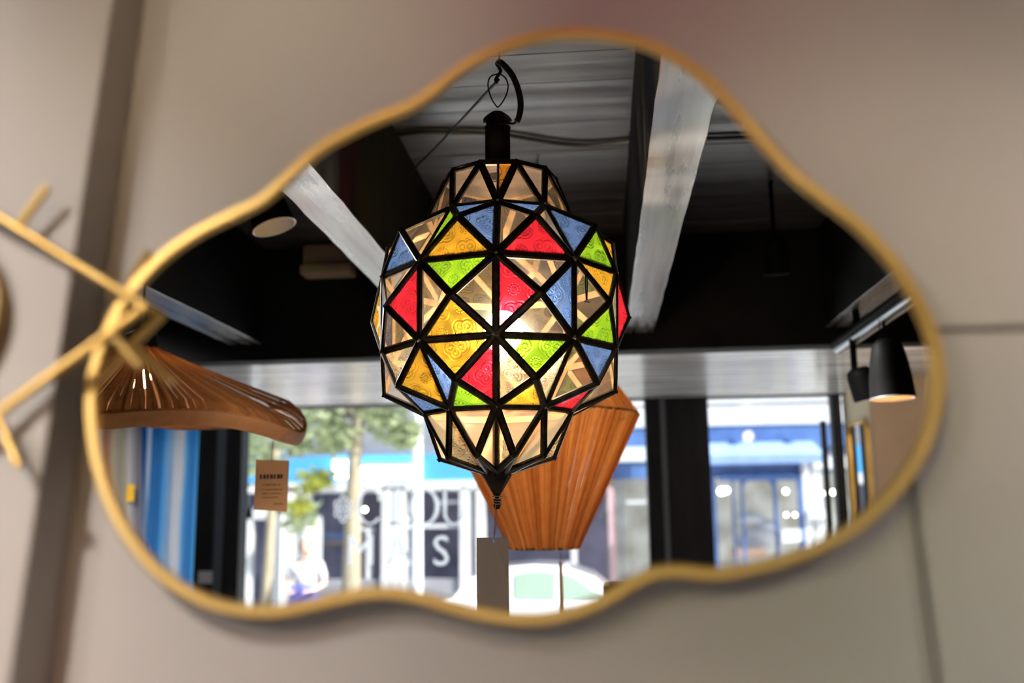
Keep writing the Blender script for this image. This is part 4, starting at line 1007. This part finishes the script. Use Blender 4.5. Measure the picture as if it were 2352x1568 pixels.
# sign: letters as the photo shows them
sg = empty('shop_sign', tuple(rp(860, 1086, YF+.2)), 'lit white lettering on the bright blue fascia across the street', 'sign')
for ch, x_ in (('E', 783), ('x', 838), ('g', 862), ('o', 884), ('m', 907), ('m', 930), ('s', 947)):
    text('sign_letter', ch, rp(x_-3, 1080, YF+.24), .26*(1.25 if ch == 'E' else 1.1), M['sign'], sg, ext=.03, sx=1.15, bold=.018)
# blue shop on the right
B_ = empty('shop_building', (fx(1750), YF, GZ), 'blue-painted shop across the street with a pale blue awning and arched door glass', 'building')
box('wall', (fx(1395), YF-5, GZ), (fx(2300), YF-1.6, fz(700)), M['wfac'], B_)
box('interior_back', (fx(1400), YF-1.59, GZ), (fx(2250), YF-1.5, fz(1090)), M['creamin'], B_)
fb('upper_wall', 1395, 820, 2300, 985, M['wfac'], B_, -1.6, 1.6)
for yy in (915, 935, 960): fb('moulding', 1395, yy, 2300, yy+5, M['wfac'], B_, 0, .12)
fb('fascia', 1395, 985, 2300, 1016, M['navy'], B_, -1.6, 1.7)
fb('fascia_bracket', 1678, 1010, 1692, 1022, M['navy'], B_, .1, .15); fb('fascia_bracket', 1800, 1010, 1815, 1022, M['navy'], B_, .1, .15)
fb('over_door_panel', 1395, 1040, 1862, 1092, M['navy'], B_, -.2, .2)
fb('white_panel', 1395, 1030, 1486, 1060, M['wfac'], B_, .1, .1)
a_ = rp(1590, 1016, YF+.1); b_ = rp(1868, 1060, YF+.1)
MB().prism([(a_.x, YF+.05, a_.z), (a_.x, YF+.9, b_.z-.05+.12), (a_.x, YF+.9, b_.z-.05), (a_.x, YF+.05, b_.z)], (b_.x-a_.x, 0, 0)).build('awning', M['awning'], B_)
for xa, xb_ in ((1424, 1438), (1640, 1650), (1681, 1697), (1778, 1796), (1836, 1852)): fb('door_post', xa, 1092, xb_, 1480, M['navy'], B_, 0, .15)
fb('door_rail', 1650, 1092, 1840, 1102, M['navy'], B_, 0, .14)
# door with rounded top light
dx0, dx1 = rp(1697, 1100, YF).x, rp(1778, 1100, YF).x; z0_ = fz(1480); z1_ = fz(1104)
ix0, ix1 = rp(1704, 1100, YF).x, rp(1772, 1100, YF).x; iz = fz(1112); r_ = .12
op = [(ix0, fz(1400)), (ix1, fz(1400))]+[(ix1-r_+r_*cos(t*pi/12), iz-r_+r_*sin(t*pi/12)) for t in range(7)]+[(ix0+r_+r_*cos(pi/2+t*pi/12), iz-r_+r_*sin(pi/2+t*pi/12)) for t in range(7)]
m = MB(); cx_ = (dx0+dx1)/2; cz_ = (iz+fz(1400))/2
def outp(x, z): return (dx0 if x < cx_ else dx1, min(max(z if abs(x-cx_) > (ix1-ix0)*.45 else (z1_ if z > cz_ else z0_), z0_), z1_))
oo = [outp(x, z) for x, z in op]; oo[0] = (dx0, z0_); oo[1] = (dx1, z0_)
k_ = len(op); m.add([(x, YF+.08, z) for x, z in op]+[(x, YF+.08, z) for x, z in oo], [(i, (i+1) % k_, k_+(i+1) % k_, k_+i) for i in range(k_)])
m.add([(x, YF+.03, z) for x, z in op]+[(x, YF+.08, z) for x, z in op], [(i, (i+1) % k_, k_+(i+1) % k_, k_+i) for i in range(k_)])
m.build('door', M['navy'], B_)
fb('white_frame', 1852, 1050, 1862, 1480, M['wfac'], B_, 0, .15); fb('white_frame', 1862, 1050, 2000, 1075, M['wfac'], B_, 0, .15); fb('window_bar', 1880, 1050, 1886, 1480, M['wfac'], B_, 0, .12)
fb('window_bar', 1438, 1150, 1486, 1156, M['wfac'], B_, 0, .1)
fb('brick_column', 1395, 1119, 1424, 1480, mat('pink_brick', (.45, .30, .32), .8), B_, 0, .1)
fb('display_table', 1700, 1262, 1780, 1290, mat('peach_display', (.75, .50, .35), .7), B_, -1.2, .5)
for (px, py, s1) in ((1722, 1190, .22), (1745, 1230, .3), (1712, 1240, .2), (1765, 1205, .2), (1735, 1255, .26)):
    MB().ball(rp(px, py, YF-1.0), s1, 8, sc=(1, .5, .45)).build('display_item', M['shirt'], B_, smooth=True)
for (px, py, r_) in ((1657, 1128, .05), (1668, 1126, .04), (1803, 1086, .028), (1805, 1128, .03), (1889, 1133, .025), (1914, 1130, .03), (1806, 1182, .02), (1826, 1182, .02), (1905, 1178, .03)):
    MB().ball(rp(px, py, YF-.5), r_, 10).build('shop_lamp', M['lampwhite'], B_, smooth=True)
fb('white_board', 1790, 1215, 1836, 1245, M['shirt'], B_, .15, .05); fb('white_board', 1850, 1170, 1900, 1190, M['shirt'], B_, .15, .05)
# far terrace behind, left of the trees
Cb = empty('terrace_building', (fx(-400), YF-8, GZ), 'distant pale terrace building seen through the tree crowns', 'building')
box('wall', (fx(-900), YF-9, GZ), (fx(40), YF-1.0, fz(860)), M['wfac'], Cb)
for xq in (-700, -550, -400, -250, -100): fb('window', xq, 1000, xq+40, 1080, M['darkin'], Cb, -1.0, .03)

# lamp pole
pp = rp(957, 1200, -12.9)
lpz = empty('street_pole', (pp.x, -12.9, GZ), 'slim white street lamp pole in front of the blue fascia', 'pole')
MB().tube([(pp.x, -12.9, GZ), (pp.x, -12.9, 4.2)], [.085, .06], 14).build('pole', M['pole'], lpz, smooth=True)
MB().tube([(pp.x, -12.9, GZ), (pp.x, -12.9, GZ+.5)], .11, 14).build('pole_base', M['pole'], lpz, smooth=True)
MB().tube([(pp.x, -12.9, 4.15), (pp.x+.5, -12.6, 4.3)], [.05, .03], 10).build('lamp_arm', M['pole'], lpz, smooth=True)
MB().ball((pp.x+.55, -12.58, 4.28), .14, 12, sc=(1.6, .8, .5)).build('lamp_head', M['pole'], lpz, smooth=True)

# tree
def leaves(name, blobs, n, m, parent, size=.11):
    mb = MB()
    for _ in range(n):
        c, r_ = random.choice(blobs); d = V((random.gauss(0, 1), random.gauss(0, 1), random.gauss(0, 1))).normalized()*(random.random()**.4)*r_
        p = V(c)+d; u = V((random.uniform(-1, 1), random.uniform(-1, 1), random.uniform(-.6, .6))).normalized(); v_ = u.orthogonal().normalized(); s_ = size*random.uniform(.6, 1.3)
        mb.add([p, p+u*s_*.5+v_*s_*.28, p+u*s_, p+u*s_*.5-v_*s_*.28], [(0, 1, 2, 3)])
    return mb.build(name, m, parent, kind='stuff')
YTr = -10.6
def tz(py): return rp(800, py, YTr).z
tb = rp(812, 1250, YTr)
tr1 = empty('street_tree', (tb.x, YTr, GZ), 'slim street tree with a pale trunk and airy green crown outside the shop window', 'tree')
tk_ = [(rp(x, y, YTr).x, YTr, rp(x, y, YTr).z) for x, y in ((808, 1600), (806, 1400), (810, 1200), (816, 1050), (822, 960), (826, 900))]
MB().tube(catmull(tk_, 4, False), [.125-.004*i for i in range(len(catmull(tk_, 4, False)))], 12).build('trunk', M['bark'], tr1, smooth=True)
e0 = V(tk_[-2])
for dx, dz, dy in ((-1.1, 1.3, .3), (1.0, 1.2, -.2), (-.3, 1.8, .2), (.5, 1.7, .5), (-1.4, .5, -.3)):
    MB().tube([e0, e0+V((dx*.5, dy*.5, dz*.55)), e0+V((dx, dy, dz))], [.05, .035, .015], 8).build('branch', M['bark'], tr1, smooth=True)
def bl(px, py, r_, y=YTr): return (rp(px, py, y), r_)
leaves('foliage', [bl(620, 930, .35), bl(700, 950, .42), bl(740, 880, .5), bl(820, 850, .6), bl(900, 880, .5), bl(880, 960, .28), bl(600, 850, .5), bl(960, 840, .4), bl(770, 1000, .2), bl(1050, 850, .5), bl(680, 1010, .16), bl(930, 1000, .14)], 2300, M['leaf'], tr1, .15)
leaves('foliage', [bl(720, 1105, .16), bl(700, 1125, .12), bl(745, 1095, .12), bl(690, 1160, .1)], 190, M['leafy'], tr1, .12)
# second tree further off
yt2 = -13.0
tb2 = rp(610, 1250, yt2)
tr2 = empty('street_tree', (tb2.x, yt2, GZ), 'small street tree with a pale green crown between the black post and the slim tree', 'tree')
MB().tube([(tb2.x, yt2, GZ), (tb2.x+.1, yt2, fz(1000, yt2))], [.09, .05], 10).build('trunk', M['bark'], tr2, smooth=True)
leaves('foliage', [bl(585, 990, .5, yt2), bl(600, 1060, .35, yt2), bl(640, 960, .5, yt2), bl(575, 940, .5, yt2), bl(690, 1180, .22, yt2+1)], 1000, M['leaf'], tr2, .13)

# white car
YC = -11.2
def cz(py): return rp(1250, py, YC).z
def cxx(px): return rp(px, 1300, YC).x
car = empty('car', (cxx(1220), YC, GZ), 'white parked hatchback outside the shop window', 'car')
zr_, zb_, zg = cz(1292), cz(1376), GZ-.12
side = [(cxx(1028), zg+.30), (cxx(1025), cz(1400)), (cxx(1030), cz(1376)), (cxx(1052), cz(1362)), (cxx(1405), cz(1372)), (cxx(1480), cz(1385)), (cxx(1530), cz(1420)), (cxx(1540), zg+.3)]
bw = 1.70
m = MB(); m.prism([(x, YC-bw/2, z) for x, z in side], (0, bw, 0)); m.build('body', M['carpaint'], car, bevel=.05)
cab = [(1056, 1366), (1098, 1318), (1150, 1298), (1230, 1291), (1300, 1295), (1362, 1318), (1425, 1372)]
cc = [(cxx(x), cz(y)) for x, y in cab]
m = MB(); k_ = len(cc); ins = .16; midx = sum(x for x, z in cc)/k_
m.add([(x, YC+bw/2-.04-(ins if 0 < i < k_-1 else 0), z) for i, (x, z) in enumerate(cc)]+[(x, YC-bw/2+.04+(ins if 0 < i < k_-1 else 0), z) for i, (x, z) in enumerate(cc)],
      [tuple(range(k_)), tuple(range(k_, 2*k_))]+[(i, i+1, k_+i+1, k_+i) for i in range(k_-1)]); m.build('cabin', M['carpaint'], car, bevel=.03)
def cwin(poly, s_=1):
    z0q, z1q = cz(1368), cz(1296)
    P = []
    for x, y in poly:
        z_ = cz(y); f = min(max((z_-z0q)/(z1q-z0q), 0), 1); P.append((cxx(x), YC+s_*(bw/2-.035-ins*min(1, f*1.7)+.012), z_))
    return P
for s_ in (1, -1):
    for poly in (((1192, 1362), (1192, 1308), (1240, 1303), (1282, 1306), (1282, 1364)), ((1294, 1364), (1294, 1308), (1318, 1312), (1392, 1364)), ((1108, 1360), (1128, 1322), (1180, 1310), (1180, 1361))):
        m = MB(); m.prism(cwin(poly, s_), (0, -.02*s_, 0)); m.build('window', M['carglass'], car)
for x_ in (1105, 1455):
    for s_ in (1, -1):
        c_ = V((cxx(x_), YC+s_*(bw/2-.12), zg+.31)); w_ = MB().lathe([(.0, -.02), (.2, -.02), (.22, .0), (.31, 0), (.31, .2), (.0, .2)], c_+V((0, s_*.13, 0)), 24, (0, -s_, 0)).build('wheel', M['tyre'], car, smooth=True)
        MB().lathe([(0, .01), (.19, .005), (.2, -.012), (0, -.03)], c_+V((0, s_*.135, 0)), 18, (0, -s_, 0)).build('hubcap', M['pole'], car)
a_, b_ = cxx(1026), cxx(1078)
box('tail_lamp', (a_-.01, YC+bw/2-.25, cz(1397)), (b_, YC+bw/2+.012, cz(1381)), M['red'], car, bevel=.02)
box('door_handle', (cxx(1300), YC+bw/2, cz(1392)), (cxx(1322), YC+bw/2+.03, cz(1388)), M['track'], car)
box('wing_mirror', (cxx(1385), YC+bw/2-.02, cz(1372)), (cxx(1402), YC+bw/2+.16, cz(1358)), M['carpaint'], car, bevel=.03)
# second parked car shape far left bottom (blue-white scooter-like blur left out)

# person
def skin(name, V_, E_, R0, m, parent, sub=1, root=0):
    me = bpy.data.meshes.new(name); o0 = WORLD[parent.name]; me.from_pydata([V(v)-o0 for v in V_], E_, [])
    o = link(bpy.data.objects.new(name, me)); o.parent = parent; me.materials.append(m)
    sm = o.modifiers.new('skin', 'SKIN'); sm.use_smooth_shade = True
    if not me.skin_vertices: me.skin_vertices.new()
    for i, r_ in enumerate(R0):
        me.skin_vertices[0].data[i].radius = r_ if isinstance(r_, tuple) else (r_, r_)
    me.skin_vertices[0].data[root].use_root = True
    ss = o.modifiers.new('sub', 'SUBSURF'); ss.levels = sub; ss.render_levels = sub
    return o
YPs = -12.85
hd = rp(705, 1256, YPs); base = V((hd.x, YPs, GZ)); hgt = hd.z+.1-GZ
pe = empty('person', tuple(base), 'person in a white shirt and blue apron standing on the far pavement', 'person')
s_ = hgt/1.72
def b3(x, y, z): return base+V((x, y, z))*s_
bv = [b3(0, 0, .95), b3(0, 0, 1.15), b3(0, 0, 1.38), b3(0, .01, 1.46), b3(0, .01, 1.50),
      b3(.10, 0, .88), b3(.12, .02, .50), b3(.12, 0, .09), b3(.12, .13, .04),
      b3(-.10, 0, .88), b3(-.12, .03, .50), b3(-.13, 0, .09), b3(-.13, .13, .04),
      b3(.18, 0, 1.38), b3(.27, .02, 1.12), b3(.16, .20, 1.02), b3(.10, .27, 1.04),
      b3(-.18, 0, 1.38), b3(-.28, .03, 1.12), b3(-.18, .20, 1.00), b3(-.11, .27, 1.02)]
be = [(0, 1), (1, 2), (2, 3), (3, 4), (0, 5), (5, 6), (6, 7), (7, 8), (0, 9), (9, 10), (10, 11), (11, 12), (2, 13), (13, 14), (14, 15), (15, 16), (2, 17), (17, 18), (18, 19), (19, 20)]
br = [(.15, .11), (.135, .10), (.15, .10), .055, .05, .085, .06, .042, .035, .085, .06, .042, .035, .055, .042, .030, .022, .055, .042, .030, .022]
br = [(r_ if isinstance(r_, tuple) else (r_, r_)) for r_ in br]; br = [(a*s_, b*s_) for a, b in br]
body = skin('body', bv, be, br, M['skin'], pe, 2)
for side_ in (1, -1):
    hpnt = b3(.10*side_, .27, 1.03); hv = [hpnt]; he = []; hr2 = [.02]
    for f in range(4):
        q0 = hpnt+V(((-.018+.012*f)*side_*-1, .06, .005)); q1 = q0+V((0, .03, -.01)); q2 = q1+V((0, .018-.002*f, -.02)); i0 = len(hv)
        hv += [q0, q1, q2]; he += [(0, i0), (i0, i0+1), (i0+1, i0+2)]; hr2 += [.009, .008, .007]
    i0 = len(hv); hv += [hpnt+V((-.03*side_, .02, .015)), hpnt+V((-.04*side_, .05, .015))]; he += [(0, i0), (i0, i0+1)]; hr2 += [.010, .008]
    skin('hand', hv, he, hr2, M['skin'], pe, 1)
hc = b3(0, .02, 1.60)
hm = MB(); hm.ball(hc, .115*s_, 20, sc=(.74, .88, 1.0)); hm.ball(hc+V((0, .10*s_, -.015)), .018, 8); 
for sd2 in (1, -1): hm.ball(hc+V((.083*s_*sd2, 0, -.01)), .022, 8, sc=(.4, .8, 1.2))
hm.build('head', M['skin'], pe, smooth=True)
fm = MB()
for sd2 in (1, -1): fm.ball(hc+V((.03*sd2, .092*s_, .012)), .009, 8)
fm.ball(hc+V((0, .094*s_, -.045)), .016, 8, sc=(1.2, .4, .3)); fm.build('facial_features', M['hair'], pe)
MB().lathe([(.0, .118), (.05, .110), (.082, .075), (.092, .03), (.088, -.03), (.07, -.05)], hc+V((0, -.018, .0)), 18).build('hair', M['hair'], pe, smooth=True)
sh = MB(); 
skin('shirt', [b3(0, 0, .98), b3(0, 0, 1.18), b3(0, 0, 1.38), b3(.185, 0, 1.37), b3(.255, .01, 1.16), b3(-.185, 0, 1.37), b3(-.265, .01, 1.16)], [(0, 1), (1, 2), (2, 3), (3, 4), (2, 5), (5, 6)], [(a*s_, b*s_) for a, b in ((.175, .13), (.165, .125), (.165, .12), (.075, .075), (.065, .065), (.075, .075), (.065, .065))], M['shirt'], pe, 2)
skin('trousers', [b3(0, 0, .96), b3(.10, 0, .86), b3(.12, .02, .50), b3(.12, 0, .10), b3(-.10, 0, .86), b3(-.12, .03, .50), b3(-.13, 0, .10)], [(0, 1), (1, 2), (2, 3), (0, 4), (4, 5), (5, 6)], [(a*s_, a*s_) for a in (.165, .115, .085, .07, .115, .085, .07)], M['bluecloth'], pe, 2)
ap = MB(); av = []
for j in range(9):
    z_ = 1.10-.60*j/8
    for i in range(9):
        x_ = -.20+.40*i/8; av.append(b3(x_*(1+.15*j/8), .175-.9*x_*x_+.01*sin(i*2), z_))
ap.add(av, [(j*9+i, j*9+i+1, (j+1)*9+i+1, (j+1)*9+i) for j in range(8) for i in range(8)]); o = ap.build('apron', M['bluecloth'], pe, smooth=True)
o.modifiers.new('t', 'SOLIDIFY').thickness = .006
for sd2 in (1, -1): MB().ball(b3(.125*sd2, .06, .045), .1, 10, sc=(.5, 1.35, .42)).build('shoe', M['tyre'], pe, smooth=True)

# cycles path settings that the panes need
cy_ = S.cycles
cy_.max_bounces = 14; cy_.transparent_max_bounces = 40; cy_.transmission_bounces = 10; cy_.glossy_bounces = 8; cy_.diffuse_bounces = 5
cy_.sample_clamp_indirect = 6; cy_.caustics_reflective = False; cy_.caustics_refractive = True; cy_.blur_glossy = .3
try: cy_.use_denoising = True; cy_.denoiser = 'OPENIMAGEDENOISE'; cy_.denoising_input_passes = 'RGB_ALBEDO_NORMAL'
except Exception: pass
